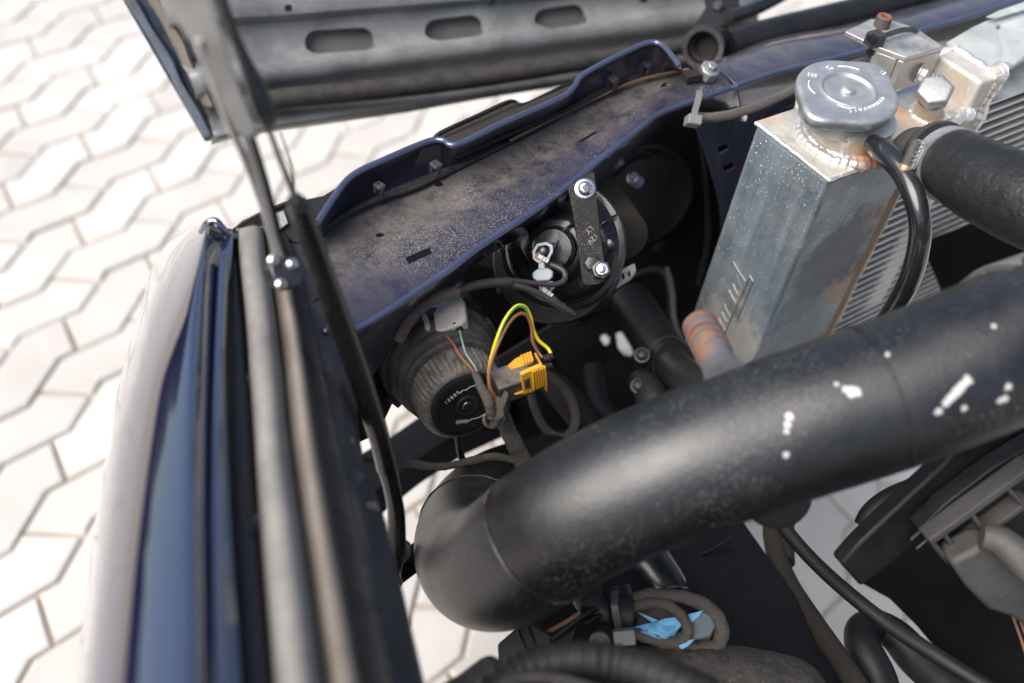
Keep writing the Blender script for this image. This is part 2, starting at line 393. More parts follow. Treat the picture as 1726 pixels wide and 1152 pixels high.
def paver_mesh(kind):
    pts = paver_pts(kind); cx = sum(p[0] for p in pts)/len(pts); cy = sum(p[1] for p in pts)/len(pts)
    n = len(pts); v = []; f = []
    for sc, z in ((1, -.03), (1, -.003), (.955, 0)):
        for x, y in pts:
            dx, dy = (x-cx), (y-cy)
            if sc < 1: dx -= math.copysign(min(.003, abs(dx)), dx)*1; dy -= math.copysign(min(.003, abs(dy)), dy)
            q = er*dx + ep*dy; v.append((q.x, q.y, z))
    for k in range(2):
        for i in range(n): f.append((k*n+i, k*n+(i+1) % n, (k+1)*n+(i+1) % n, (k+1)*n+i))
    f.append(tuple(2*n+i for i in range(n)))
    return v, f, (cx, cy)
O0 = Vector((-.649, .906, 0)) - er*(.25*PL_) + ep*(-PW*.5)
pm = []
for kd in (0, 1):
    v, f, c = paver_mesh(kd); me = bpy.data.meshes.new('paver'); me.from_pydata(v, [], f); me.update()
    bm = bmesh.new(); bm.from_mesh(me); bmesh.ops.recalc_face_normals(bm, faces=bm.faces); bm.to_mesh(me); bm.free(); me.materials.append(M['paver']); pm.append((me, v, f, c))
def proj(wp):
    q = wp-CP; z = q.dot(_F)
    return (863+FPX*q.dot(_R)/z, 576+FPX*q.dot(_D)/z, z) if z > .05 else (-9e9, 0, z)
cells = []
for j in range(-34, 62):
    for i in range(-20, 28):
        kd = j % 2; c = pm[kd][3]
        ctr = O0 + er*(i*PL_+c[0]) + ep*(j*PW+c[1]); x, y, z = proj(ctr)
        if abs(ctr.x) > 3.2 or ctr.y < -1.2 or ctr.y > 5: continue
        vis = z > 0 and -90 < x < 1780 and -60 < y < 1210 and (x < 620-max(0, y-500)*.45 or (x < 1000 and y < 270) or (600 < x < 960 and y > 640) or (1240 < x < 1640 and y > 730))
        cells.append((0 if vis else 1, z if z > 0 else 99, ctr, kd))
cells.sort(key=lambda q: (q[0], q[1])); n_ind = 0; rest = MB()
for vis, z, ctr, kd in cells:
    dz = random.uniform(-.0012, .0012)
    if vis == 0 and n_ind < 300:
        o = bpy.data.objects.new('paver', pm[kd][0]); COL.objects.link(o); o.parent = pav; o.location = ctr+Vector((0, 0, dz))-pav.location; n_ind += 1
        o.rotation_euler = (random.uniform(-.008, .008), random.uniform(-.008, .008), random.uniform(-.006, .006))
    else: rest.add([Vector(q)+ctr+Vector((0, 0, dz)) for q in pm[kd][1]], pm[kd][2])
o = rest.build('paving', M['paver'], pav, smooth=0); tag(o, kind='stuff')

tl_v = []; tl_f = []; NT = 220
for i in range(NT):
    a = 2*math.pi*i/NT; r = 18+1.5*pnoise(Vector((math.cos(a)*6, math.sin(a)*6, 0)))
    h = 3.0+1.6*pnoise(Vector((math.cos(a)*5, math.sin(a)*5, 3)))+1.1*pnoise(Vector((math.cos(a)*25, math.sin(a)*25, 5)))
    for k, (rr_, z_) in enumerate(((r, -.1), (r-.6, h*.45), (r+.1, h*.8), (r+1.0, h), (r+4, h*.7), (r+4, -.1))): tl_v.append((rr_*math.cos(a), rr_*math.sin(a), z_))
for i in range(NT):
    j = (i+1) % NT
    for k in range(5): tl_f.append((i*6+k, j*6+k, j*6+k+1, i*6+k+1))
tag(build('trees', tl_v, tl_f, mat('far_foliage', (.045, .055, .03), .9, spec=.1, up=False, var=.6, vscale=1.2, bump=0)), kind='stuff')

# ------------------------------------------------------------------ bonnet (open, hinged at the nose)
BN = Plane(P(350, 232, .88), P(1150, 115, 1.08), P(215, 0, .84))
bon = thing('bonnet', BN(700, 190), 'open car bonnet seen from its grimy grey underside, with oval holes above a rubber seal', 'bonnet')
plate('outer_skin', BN, [(352, 236), (280, 112), (213, -4), (170, -80), (1300, -80), (1300, 92), (1100, 122), (900, 150), (700, 186), (500, 215)], M['bonnetblue'], bon, th=.002, off=-.022)
def bl(y500, sl, xs=(362, 410, 460, 500, 560, 630, 700, 770, 813, 880, 950, 1056, 1150, 1270)):
    return [(x, y500+sl*(x-500) + (6 if x < 400 else 0)) for x in xs]
rows_def = [(215, -.158, -.02), (209, -.158, -.006), (200, -.15, -.004), (186, -.15, -.010), (168, -.14, -.012), (146, -.135, -.008), (136, -.132, .004), (124, -.130, .010), (104, -.128, .010), (92, -.125, .000), (78, -.12, -.006), (52, -.11, -.006), (34, -.09, -.004), (26, -.08, .008), (0, -.08, .010), (-90, -.08, .010)]
rows = []
for y5, sl, of in rows_def:
    r = []
    for x, y in bl(y5, sl):
        o_ = of
        if -.0065 <= of <= .0001 and 40 < y5 < 95 and x > 500: o_ += .0045*max(0, math.cos((x-575)/118*2*math.pi*.83))*-1+.002
        xx = x
        if x <= 362: xx = 362 - (215-y5)*.42
        elif x <= 410: xx = 410 - max(0, (120-y5))*.22
        r.append(BN(xx, y, o_))
    rows.append(r)
inner = loft('inner_panel', rows, M['underbonnet'], bon, n=3, nr=2, solid=.0012)
HB = Plane(BN(500, 60, -.006), BN(1000, 20, -.006), BN(500, 150, -.006))
ov = [stadium(536, 70, 612, 66, 21), stadium(738, 51, 796, 44, 20), stadium(922, 32, 970, 25, 19)]
cut(inner, [cutter(BN, q, .05, .016) for q in ov]+[cutter(BN, ellipse(482, 17, 7, 6), .05, .014), cutter(BN, ellipse(832, 3, 7, 5), .05, .014), cutter(BN, ellipse(1090, -2, 8, 6), .05, .014)])
for q in ov:   # rolled lips of the oval openings
    pts = [BN(x, y, -.005) for x, y in q]; pts.append(pts[0]); pts.append(pts[1])
    MB().tube(pts, .0009, 6, cap=False).build('hole_rim', M['tape'], bon)
plate('stiffener_skin', BN, [(470, -20), (1200, -80), (1200, 60), (480, 125)], M['ubskin'], bon, th=.001, off=-.017)
tubepx('rubber_seal', [(395, 182, .885, 17), (440, 172, .89, 17), (500, 164, .90, 17), (650, 150, .93, 17), (813, 131, .965, 16), (1056, 93, 1.03, 15), (1200, 70, 1.07, 14)], M['rubber'], bon, n=6)
for a, b_, wd, of, mm, nm in (((200, -24), (352, 230), 20, -.004, 'bonnetblue', 'rolled_edge'), ((235, -24), (352, 182), 24, .001, 'tape', 'seam_sealer'), ((262, -20), (368, 180), 12, -.006, 'navy', 'edge_groove')):
    c0 = []; n_ = 14
    r1 = []; r2 = []; r3 = []
    for i in range(n_+1):
        t = i/n_; x = a[0]+(b_[0]-a[0])*t + 4*math.sin(t*5); y = a[1]+(b_[1]-a[1])*t; ww = wd*(1+.15*math.sin(t*17))
        r1.append(BN(x-ww*.1, y, of-.006)); r2.append(BN(x+ww*.5, y, of+.003)); r3.append(BN(x+ww*1.1, y, of-.006))
    loft(nm, [r1, r2, r3], M[mm], bon, n=2, nr=3, solid=.001)

# ------------------------------------------------------------------ bumper plate and hinge bar beyond the nose (top right)
bmp = thing('front_bumper', Z(1400, 60, .68), 'grey bumper top plate showing beyond the navy cross rail, behind the hinge bar', 'bumper')
NP = Plane(Z(700, 330, .70), Z(1500, 30, .70), Z(700, 230, .70))
plate('top_plate', NP, [(1125, 140), (1300, 82), (1500, 28), (1780, -50), (1780, 20), (1500, 75), (1300, 135), (1160, 180)], M['bumpergrey'], bmp, th=.004)
plate('lower_step', Plane(Z(700, 330, .67), Z(1500, 30, .67), Z(700, 230, .67)), [(1100, 120), (1300, 60), (1500, 8), (1780, -70), (1780, 20), (1500, 75), (1300, 135), (1100, 190)], M['darkcav'], bmp, th=.01)
hb = thing('hinge_bar', P(1400, 40, .95), 'glossy black bonnet hinge tube with rusty open ring bracket at its left end', 'hinge')
tubepx('tube', [(1226, 76, .93, 25), (1300, 58, .945, 27), (1400, 34, .965, 27), (1500, 8, .985, 26), (1640, -34, 1.02, 25)], M['blackpaint'], hb, seg=24)
ax = (P(1226, 70, .95)-P(1120, 104, .92)).normalized()
ringc = P(1187, 80, .925); rax = (P(1187, 80, .925)-P(1225, 66, .99)).normalized()
R_ = MB().lathe(ringc, rax, [(-.02, .0175), (-.004, .0182), (.0, .0200), (.003, .0205), (.005, .0195), (.005, .0150), (.002, .0140), (-.010, .0135), (-.016, .012)], 32); R_.build('ring', M['steeldark'], hb)
MB().lathe(ringc+rax*.001, rax, [(-.018, .0138), (-.004, .0138), (.0015, .0128), (-.002, .0115), (-.014, .0110)], 28).build('inner_bush', M['browngrime'], hb)
HP = Plane(P(1187, 80, .945), P(1240, 110, .93), P(1225, 10, .96))
plate('bracket_plate', HP, [(1168, 45), (1190, 12), (1182, -20), (1240, -30), (1250, 20), (1222, 48), (1250, 108), (1232, 118), (1205, 108)], M['blackpaint'], hb, th=.004)
for x, y in ((1210, 14), (1222, 40)):
    MB().lathe(HP(x, y, 0), HP.n, [(0, .006), (.004, .006), (.0055, .0045)], 6).build('bolt', M['steeldark'], hb)
tubepx('brace', [(1225, 30, .94, 14), (1260, 20, .96, 12), (1300, 2, .98, 11), (1340, -20, 1.0, 10)], M['blackpaint'], hb)
gt = thing('grille_trim', P(850, 200, .86), 'dusty black plastic grille trim plate peeking out beyond the nose panel flange', 'trim')
GP = Plane(Z(735, 240, .765), Z(950, 150, .765), Z(760, 200, .745))
plate('trim_panel', GP, [(731, 238), (742, 226), (850, 176), (862, 172), (880, 176), (905, 165), (970, 138), (1060, 100), (1060, 130), (960, 180), (770, 262)], M['browngrime'], gt, th=.003)
tubepx('raised_edge', [(731, 238, DZ(731, 238, .765), 4), (742, 225, DZ(742, 225, .768), 4), (800, 198, DZ(800, 198, .768), 4), (850, 175, DZ(850, 175, .768), 4), (866, 171, DZ(866, 171, .766), 3), (884, 176, DZ(884, 176, .764), 3), (930, 155, DZ(930, 155, .764), 3), (975, 135, DZ(975, 135, .764), 3)], M['blackplast'], gt, seg=8)

# ------------------------------------------------------------------ nose panel and cross rail
T_ = [(536, 380), (560, 342), (594, 300), (655, 270), (722, 242), (748, 240), (771, 247), (850, 210), (945, 169), (969, 149), (987, 127), (1063, 88), (1098, 75), (1120, 82), (1146, 116)]
B_ = [(545, 400), (565, 376), (604, 348), (658, 322), (722, 296), (750, 286), (771, 277), (850, 241), (930, 206), (960, 192), (985, 180), (1050, 147), (1088, 131), (1115, 125), (1152, 121)]
F_ = [(555, 440), (585, 420), (622, 396), (676, 372), (738, 344), (766, 331), (790, 320), (868, 283), (945, 245), (974, 229), (998, 216), (1060, 180), (1098, 156), (1130, 140), (1180, 124)]
C_ = [(575, 500), (606, 478), (645, 452), (690, 424), (750, 388), (782, 369), (808, 352), (880, 308), (955, 260), (985, 242), (1010, 227), (1066, 190), (1101, 165), (1145, 142), (1207, 114)]
E_ = [(598, 556), (632, 538), (670, 514), (715, 483), (757, 455), (793, 427), (830, 401), (905, 352), (955, 315), (987, 288), (1015, 265), (1056, 234), (1085, 211), (1120, 188), (1240, 146)]
L_ = [(618, 648), (645, 612), (680, 562), (722, 518), (757, 490), (793, 459), (823, 431), (917, 378), (959, 352), (990, 326), (1028, 296), (1073, 258), (1100, 229), (1140, 206), (1246, 178)]
hz = lambda a, b_, L: [Z(x, y, a+(b_-a)*i/(len(L)-1)) for i, (x, y) in enumerate(L)]
Tlip = [(x-4, y-6) for x, y in T_]
npn = thing('nose_panel', Z(860, 300, .765), 'dusty navy blue nose panel with a stepped front flange and slotted sloping lip', 'body panel')
low = [Z(x, y, .70 + .030*min(1, i/4) + .018*max(0, i-8)/6) for i, (x, y) in enumerate(L_)]
rowsN = [hz(.778, .79, [(x-6, y-5) for x, y in T_]), hz(.797, .812, Tlip), hz(.798, .813, T_), hz(.790, .803, [(x+1, y+6) for x, y in T_]), hz(.767, .778, [(x-1, y-2) for x, y in B_]), hz(.765, .776, [(x+4, y+6) for x, y in B_]), hz(.765, .776, F_), hz(.768, .785, C_), hz(.766, .783, [(x-3, y-3) for x, y in E_]), hz(.764, .781, [(x+1, y+3) for x, y in E_]), low]
dr = [.1, .1, .1, .2, .6, 1.4, 1.25, .55, .22, .0, .0]
pan = loft('pressed_panel', rowsN, M['navyfloor'], npn, n=4, solid=.0014, dustrows=dr, smooth=70, offs=1)
FP = Plane(Z(600, 400, .765), Z(1000, 200, .77), Z(700, 470, .765))
cut_sheet(pan, FP, [[(682, 447), (724, 429), (730, 438), (689, 457)], [(969, 250), (1002, 232), (1008, 237), (978, 255)], ellipse(641, 400, 8, 4.5, -8, 14), ellipse(740, 313, 8.5, 5, -5, 14), ellipse(1120, 150, 9, 5, -20, 12)])
bvm = pan.modifiers.new('bevel', 'BEVEL'); bvm.width = .0012; bvm.segments = 2; bvm.limit_method = 'ANGLE'; bvm.angle_limit = math.radians(35)
# rolled upper lip of the flange and of the front edge: rounded beads of the pressing, sky highlight painted on in pale blue
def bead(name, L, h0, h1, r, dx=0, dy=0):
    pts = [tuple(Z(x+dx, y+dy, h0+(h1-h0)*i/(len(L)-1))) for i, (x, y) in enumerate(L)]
    return MB().tube([Vector(p) for p in cr(pts, 5)], r, 12).build(name, M['lipshine'], npn)
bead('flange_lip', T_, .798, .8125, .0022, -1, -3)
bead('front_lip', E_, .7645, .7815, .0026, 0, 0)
# cross rail continuing to the right
rC = [(1207, 114), (1265, 96), (1324, 79), (1426, 64), (1520, 38), (1640, 2), (1790, -46)]
rE = [(1240, 146), (1282, 131), (1324, 118), (1442, 90), (1551, 52), (1640, 27), (1790, -24)]
rB = [(1180, 118), (1240, 92), (1310, 66), (1410, 48), (1510, 22), (1640, -16), (1790, -66)]
rL = [(1246, 178), (1290, 165), (1340, 152), (1450, 125), (1560, 88), (1650, 64), (1800, 18)]
hr = .785
loft('cross_rail', [[Z(x, y+14, .72) for x, y in rB], [Z(x, y, hr-.012) for x, y in rB], [Z(x, y, hr) for x, y in rC], [Z(x-1, y-2, hr) for x, y in rE], [Z(x, y+2, hr-.002) for x, y in rE], [Z(x, y, .752) for x, y in rL]], M['navy'], npn, n=5, solid=.0014, smooth=70, offs=1, dustrows=[.1, .2, .55, .2, .1, 0], bevel=.0008)
MB().tube([Vector(p) for p in cr([tuple(Z(x, y, hr-.0005)) for x, y in rE], 6)], .0026, 12).build('rail_lip', M['lipshine'], npn)
# retaining tabs on the flange
for (x, y, s) in ((636, 316, 1.0), (731, 281, 1.1), (1028, 137, 1.1), (1085, 111, 1.1)):
    c = Z(x, y, .787); d = (c-CP).dot(_F); k_ = d/FPX
    u = (Z(x+20, y-10, .787)-c).normalized(); v_ = Vector((0, 0, 1)); w_ = u.cross(v_)
    mb = MB().box(c, u, v_, w_, 7*k_*s, 9*k_*s, 4*k_*s).box(c+w_*(6*k_)+v_*(6*k_), u, v_, w_, 8*k_*s, 3*k_*s, 7*k_*s).box(c+w_*(12*k_)-v_*(2*k_), u, v_, w_, 4.5*k_*s, 8*k_*s, 2.5*k_*s)
    mb.build('cable_tab', M['navydull'], npn, bevel=.0006)
PV = Plane(Z(1172, 206, .765), Z(1345, 150, .78), Z(1172, 206, .765)-Vector((0, 0, .2)))
hp = plate('hanging_gusset', PV, [(1170, 212), (1250, 180), (1345, 152), (1330, 240), (1230, 480), (1180, 560), (1190, 500), (1208, 440), (1216, 395), (1210, 335), (1192, 270)], M['navy'], npn, th=.0014)
cut(hp, [cutter(PV, [(1209, 250), (1224, 243), (1229, 251), (1213, 260)]), cutter(PV, [(1218, 280), (1234, 274), (1238, 283), (1222, 291)]), cutter(PV, ellipse(1205, 204, 5, 3)), cutter(PV, ellipse(1253, 199, 7, 7))])
MB().tube([PV(x, y) for x, y in cr([(1172, 214), (1192, 270), (1210, 335), (1216, 395), (1208, 440), (1190, 500)], 4)], .0009, 8).build('gusset_edge', M['navy'], npn)

ZB = lambda x, y, h=.772: DZ(x, y, h)
cb = [(528, 412, 9), (545, 390, 8), (590, 358, 6.5), (646, 334, 6), (690, 320, 5.5), (722, 306, 5.5), (795, 272, 5), (860, 240, 5), (917, 212, 5), (965, 188, 5), (1021, 160, 5), (1060, 144, 5), (1100, 133, 5), (1140, 124, 5), (1190, 121, 5)]
tubepx('release_cable', [(x, y, ZB(x, y), r) for x, y, r in cb], M['rubber'], n=5, label='long grey sheathed release cable lying along the foot of the nose panel flange', cat='cable')
rs = [(860, 237, 2.4), (900, 217, 2.4), (950, 192, 2.4), (1000, 168, 2.4), (1060, 141, 2.6), (1110, 127, 2.6), (1160, 118, 3)]
tubepx('release_rod', [(x, y, ZB(x, y, .780), r) for x, y, r in rs], M['rust'], n=5, label='thin rusty release rod running beside the grey cable on the nose panel', cat='rod')
cn = thing('cable_clamp', Z(1198, 116, .79), 'square dull clamp screw holding the release cable near the hinge ring', 'clamp')
c = Z(1198, 116, .795)
MB().lathe(c, Vector((.2, -.3, 1)), [(-.008, .0085), (.0, .0085), (.001, .007)], 8).build('nut', M['steeldull'], cn, bevel=.0006)
MB().lathe(c, Vector((.2, -.3, 1)), [(0, .0045), (.004, .0045), (.005, .0035)], 6).build('screw_head', M['steeldull'], cn, bevel=.0004)
MB().box(c+Vector((-.012, -.004, -.006)), Vector((.8, .5, 0)).normalized(), Vector((-.5, .8, 0)).normalized(), Vector((0, 0, 1)), .010, .005, .003).build('clamp_strap', M['browngrime'], cn, bevel=.0005)

# ------------------------------------------------------------------ front fender
st = [372, 390, 440, 524, 628, 732, 900, 1152, 1420]
hh = [.795, .80, .807, .815, .824, .833, .845, .858, .868]
XS = {  # photo x of each line of the cross-section at the stations
 'wrap':  [330, 300, 262, 235, 205, 185, 158, 128, 100],
 'sil':   [344, 318, 288, 250, 220, 195, 170, 140, 112],
 'side':  [348, 335, 312, 282, 252, 235, 215, 190, 165],
 'crest': [352, 346, 336, 322, 316, 313, 312, 310, 308],
 'crin':  [358, 352, 350, 344, 339, 336, 335, 336, 336],
 'bev':   [364, 372, 364, 360, 357, 354, 353, 356, 360],
 'fl1':   [370, 380, 368, 364, 360, 358, 357, 361, 366],
 'fl2':   [380, 392, 390, 380, 380, 381, 388, 404, 418],
 'gut1': [388, 396, 396, 386, 386, 388, 396, 412, 428],
 'gut2': [398, 404, 404, 408, 414, 420, 430, 452, 474],
 'gut3': [410, 418, 420, 426, 434, 442, 456, 484, 510]}
OFF = {'wrap': -.16, 'sil': -.055, 'side': -.018, 'crest': 0, 'crin': -.002, 'bev': -.010, 'fl1': -.012, 'fl2': -.012, 'gut1': -.024, 'gut2': -.028, 'gut3': -.030}
fen = thing('front_fender', Z(330, 700, .83), 'glossy navy front fender reflecting the sky, running up the left side', 'fender')
def frow(k): return [Z(XS[k][i], st[i] + (14 if k in ('bev', 'fl1', 'fl2') and i == 0 else 0) + (26 if k in ('gut1', 'gut2', 'gut3') and i == 0 else 0), hh[i]+OFF[k]) for i in range(len(st))]
loft('outer_skin', [frow(k) for k in ('wrap', 'sil', 'side', 'crest', 'crin')], M['navyclean'], fen, n=6, nr=5, solid=.001, smooth=80)
loft('drip_channel', [frow(k) for k in ('crin', 'bev', 'fl1', 'fl2', 'gut1')], M['navyclean'], fen, n=6, nr=1, solid=.001, smooth=80, bevel=.0015)
loft('grimy_gutter', [[p-Vector((0, 0, .0006)) for p in frow(k)] for k in ('gut1', 'gut2', 'gut3')], M['gutter'], fen, n=6, solid=.001)
tip = [P(348, 372, DZ(348, 372, .80)), Z(366, 372, .80), Z(378, 386, .796), Z(388, 398, .785), Z(400, 400, .782)]
MB().tube([Vector(p) for p in cr([tuple(q) for q in [Z(340, 392, .79), Z(350, 376, .798), Z(364, 373, .80), Z(376, 386, .796), Z(386, 400, .788), Z(402, 398, .786)]], 5)], .0022, 10).build('rolled_corner', M['navyclean'], fen)
tubepx('bead', [(x+9, y, DZ(x+9, y, h-.009), 9.0*(.9+.35*i/8)) for i, (x, y, h) in enumerate(zip(XS['fl1'], st, hh)) if i > 1], M['navyclean'], fen, n=6, seg=16)
for (x, y, h) in ((441, 876, .83), (424, 640, .805)):
    MB().lathe(Z(x, y, h-.008), Vector((0, 0, 1)), [(-.004, .0035), (.001, .0035), (.003, .002)], 12).build('fixing_screw', M['steeldark'], fen)

sl_ = thing('fender_seal', Z(480, 700, .82), 'weathered grey rubber weatherstrip running along the inside of the navy fender', 'weatherstrip')
SX = {'a': [400, 400, 402, 412, 420, 428, 440, 463, 486], 'b': [404, 406, 412, 422, 432, 440, 456, 482, 506], 'c': [430, 436, 440, 452, 462, 470, 492, 524, 552],
      'd': [436, 444, 452, 465, 478, 488, 512, 548, 580], 'e': [446, 452, 468, 486, 500, 512, 536, 574, 610], 'f': [456, 462, 480, 498, 514, 528, 556, 602, 640],
      'g': [464, 470, 490, 512, 532, 552, 586, 632, 674], 'h': [470, 480, 500, 522, 546, 568, 608, 664, 708]}
SO = {'a': -.026, 'b': -.004, 'c': -.003, 'd': -.020, 'e': -.008, 'f': -.010, 'g': -.026, 'h': -.030}
def srow(k): return [Z(SX[k][i], st[i]+{'a': 24, 'b': 14, 'c': 8, 'd': 14, 'e': 10, 'f': 14}.get(k, 18)*(i == 0), hh[i]+SO[k]) for i in range(len(st))]
loft('lip', [srow(k) for k in 'abcd'], M['sealgrey'], sl_, n=6, nr=4, solid=.0012, smooth=80)
loft('inner_lip', [srow(k) for k in 'def'], M['sealtan'], sl_, n=6, nr=4, solid=.0012, smooth=80)
loft('base_strip', [srow(k) for k in 'fgh'], M['rubber'], sl_, n=6, nr=3, solid=.0012, smooth=80)
iw = thing('inner_wing', Z(620, 900, .76), 'dusty navy inner wing panel between the fender seal and the gas strut', 'body panel')
wl = [[470, 500, 540, 560, 575, 590, 618, 690, 760], [405, 440, 500, 580, 660, 760, 860, 1152, 1420]]
r0 = [Z(x, y, h) for x, y, h in ((472, 398, .765), (484, 430, .772), (504, 500, .780), (530, 600, .790), (556, 700, .798), (584, 800, .806), (604, 870, .812), (664, 1152, .826), (720, 1420, .836))]
r1 = [Z(x, y, h) for x, y, h in ((520, 385, .76), (532, 425, .762), (548, 500, .765), (572, 600, .772), (580, 700, .78), (598, 800, .79), (622, 870, .795), (690, 1152, .80), (750, 1420, .81))]
r2 = [Z(x, y, h) for x, y, h in ((545, 395, .757), (570, 440, .757), (590, 505, .757), (612, 610, .745), (602, 700, .75), (620, 800, .745), (650, 880, .75), (716, 1152, .76), (780, 1420, .77))]
loft('wing_panel', [r0, r1, r2], M['navydull'], iw, n=5, nr=4, solid=.0012, dustrows=[.2, .5, .35], smooth=60)
for k_, (x, y, r) in enumerate(((552, 560, 10), (556, 590, 9), (560, 618, 8), (545, 500, 8))):
    tubepx('crumpled_fold', [(x-16, y+10, .58, 1.5), (x-4, y-1, .575, r*.6), (x+10, y-8, .58, r*.5), (x+22, y-10, .585, 1.2)], M['navy'], iw, seg=10, n=4)
c = P(590, 812, .50)
MB().lathe(c, Vector((-.75, .2, .35)), [(-.004, .0072), (.001, .0072), (.003, .0065), (.003, .0045), (.014, .0045), (.0155, .003)], 14).build('bolt', M['steeldark'], iw)
MB().box(P(584, 758, .53), _R, _D, _F, .0035, .006, .002).build('clip', M['steeldull'], iw, bevel=.0008)
MB().lathe(P(583, 748, .525), -_F, [(0, .002), (.002, .0015)], 8).build('orange_plug', M['rustcap'], iw)
WP = Plane(P(540, 560, .60), P(700, 640, .70), P(620, 800, .66))
plate('splash_panel', WP, [(575, 600), (640, 640), (680, 600), (720, 690), (696, 742), (640, 770), (596, 800), (572, 700)], M['browngrime'], iw, th=.0015, off=-.03)
# flap below the left end of the nose lip
FL = Plane(P(600, 560, .645), P(690, 520, .66), P(625, 640, .665))
# corner trim where fender meets nose
tr = thing('fender_corner_trim', Z(470, 370, .785), 'dark plastic filler trim bridging the fender tip and the nose panel', 'trim')
TP = Plane(Z(400, 385, .775), Z(520, 345, .78), Z(500, 420, .765))
plate('filler_plate', TP, [(384, 394), (408, 372), (450, 352), (505, 338), (545, 330), (590, 302), (548, 372), (536, 392), (500, 412), (480, 402), (440, 386)], M['blackplast'], tr, th=.003)
tubepx('trim_ridge', [(388, 392, DZ(388, 392, .78), 3), (430, 366, DZ(430, 366, .781), 3.5), (480, 344, DZ(480, 344, .782), 3.5), (515, 336, DZ(515, 336, .783), 3)], M['browngrime'], tr, seg=8)
plate('fixing_tab', TP, [(452, 366), (478, 358), (486, 380), (470, 392), (455, 382)], M['steeldull'], tr, th=.002, off=.004)

# ------------------------------------------------------------------ bonnet prop: folding arm
arm = thing('bonnet_support_arm', P(430, 250, .45), 'flat grey slotted support arm with bright rod and pivot clamp beside the fender', 'support arm')
def bar(name, L, m, parent, th=.004):   # flat bar: (x, y, depth, half width px)
    c = cr(L, 6); mb = MB(); vv = []; 
    for i, (x, y, d, hw) in enumerate(c):
        x2, y2 = c[min(i+1, len(c)-1)][:2]; x1, y1 = c[max(i-1, 0)][:2]; l = math.hypot(x2-x1, y2-y1); nx, ny = -(y2-y1)/l, (x2-x1)/l
        a = P(x+nx*hw, y+ny*hw, d); b2 = P(x-nx*hw, y-ny*hw, d); vv += [a, b2, b2+_F*th, a+_F*th]
    f = []
    for i in range(len(c)-1):
        for k in range(4): f.append((i*4+k, i*4+(k+1) % 4, (i+1)*4+(k+1) % 4, (i+1)*4+k))
    f.append((0, 1, 2, 3)); f.append(tuple(len(vv)-4+k for k in (3, 2, 1, 0)))
    return mb.add(vv, f).build(name, m, parent, bevel=.0008)
ua = bar('upper_bar', [(302, -70, .385, 36), (318, 0, .395, 33), (345, 62, .405, 27), (374, 130, .42, 19), (404, 198, .435, 16), (425, 226, .442, 10)], M['armgrey'], arm, .005)
SLP = Plane(P(302, -70, .385), P(404, 198, .435), P(345, 62, .405)+_R*.03)
cut(ua, [cutter(SLP, ellipse(323, 66, 9, 15, -25), .01, .02)])
bar('lower_bar', [(398, 190, .436, 8), (418, 245, .455, 7), (440, 320, .485, 7), (460, 400, .515, 7), (472, 440, .53, 7)], M['armgrey'], arm, .004)
bar('dark_edge', [(412, 196, .440, 4), (430, 250, .460, 4), (450, 320, .490, 4.5), (468, 396, .52, 5)], M['blackplast'], arm, .006)
tubepx('rod', [(334, 66, .404, 7), (352, 120, .42, 7), (378, 190, .44, 7), (410, 262, .465, 7), (438, 334, .495, 6.5), (458, 400, .52, 6.5), (466, 430, .53, 6.5)], M['rodmetal'], arm, seg=14)
piv = [(455, 452), (466, 434), (500, 432), (512, 446), (508, 480), (486, 490), (466, 482)]
PP = Plane(P(455, 450, .525), P(512, 446, .535), P(486, 490, .53))
plate('pivot_clamp', PP, piv, M['steeldark'], arm, th=.012, bevel=.001)
for x, y in ((459, 440), (491, 446), (472, 480)):
    MB().lathe(PP(x, y, 0), PP.n, [(0, .0032), (.0022, .0032), (.0036, .0016)], 12).build('clamp_screw', M['rodmetal'], arm)

gs = thing('gas_strut', P(590, 560, .55), 'black gas strut slanting down across the fender seal into the engine bay', 'gas strut')
tubepx('piston_rod', [(452, 214, .455, 5), (470, 264, .46, 5), (485, 302, .465, 5.5), (499, 338, .47, 6)], M['steeldark'], gs, seg=12)
tubepx('end_fitting', [(395, 60, .44, 9), (416, 110, .445, 13), (432, 150, .45, 18), (446, 188, .455, 19), (454, 214, .457, 10)], M['blackpaint'], gs, seg=14)
tubepx('upper_link', [(358, -60, .43, 13), (372, 0, .434, 12), (398, 70, .44, 10)], M['blackplast'], gs, seg=12)
tubepx('cylinder', [(496, 335, .470, 14), (505, 352, .475, 19), (518, 388, .485, 20), (560, 505, .515, 20), (608, 640, .55, 19), (640, 740, .575, 18), (652, 790, .59, 17)], M['blackpaint'], gs, seg=24)
tubepx('lower_link', [(652, 785, .59, 17), (662, 830, .60, 14), (668, 870, .61, 15), (668, 930, .62, 16), (664, 962, .625, 12)], M['blackpaint'], gs, seg=14)
tubepx('safety_wire', [(472, 222, .50, 2), (486, 262, .51, 2), (494, 300, .53, 2), (496, 335, .54, 2)], M['rust'], gs, seg=8)
bk = thing('strut_bracket', P(680, 950, .66), 'small bright zinc bracket on a black bar at the foot of the gas strut', 'bracket')
BK = Plane(P(670, 915, .64), P(695, 935, .65), P(680, 985, .66))
plate('zinc_plate', BK, [(668, 925), (682, 910), (694, 920), (692, 940), (674, 956), (666, 960)], M['steel'], bk, th=.003)
plate('zinc_edge', BK, [(662, 955), (670, 957), (680, 985), (675, 992)], M['steel'], bk, th=.004)
plate('black_bar', BK, [(676, 960), (712, 928), (740, 912), (740, 952), (682, 996)], M['blackpaint'], bk, th=.006, off=-.006)

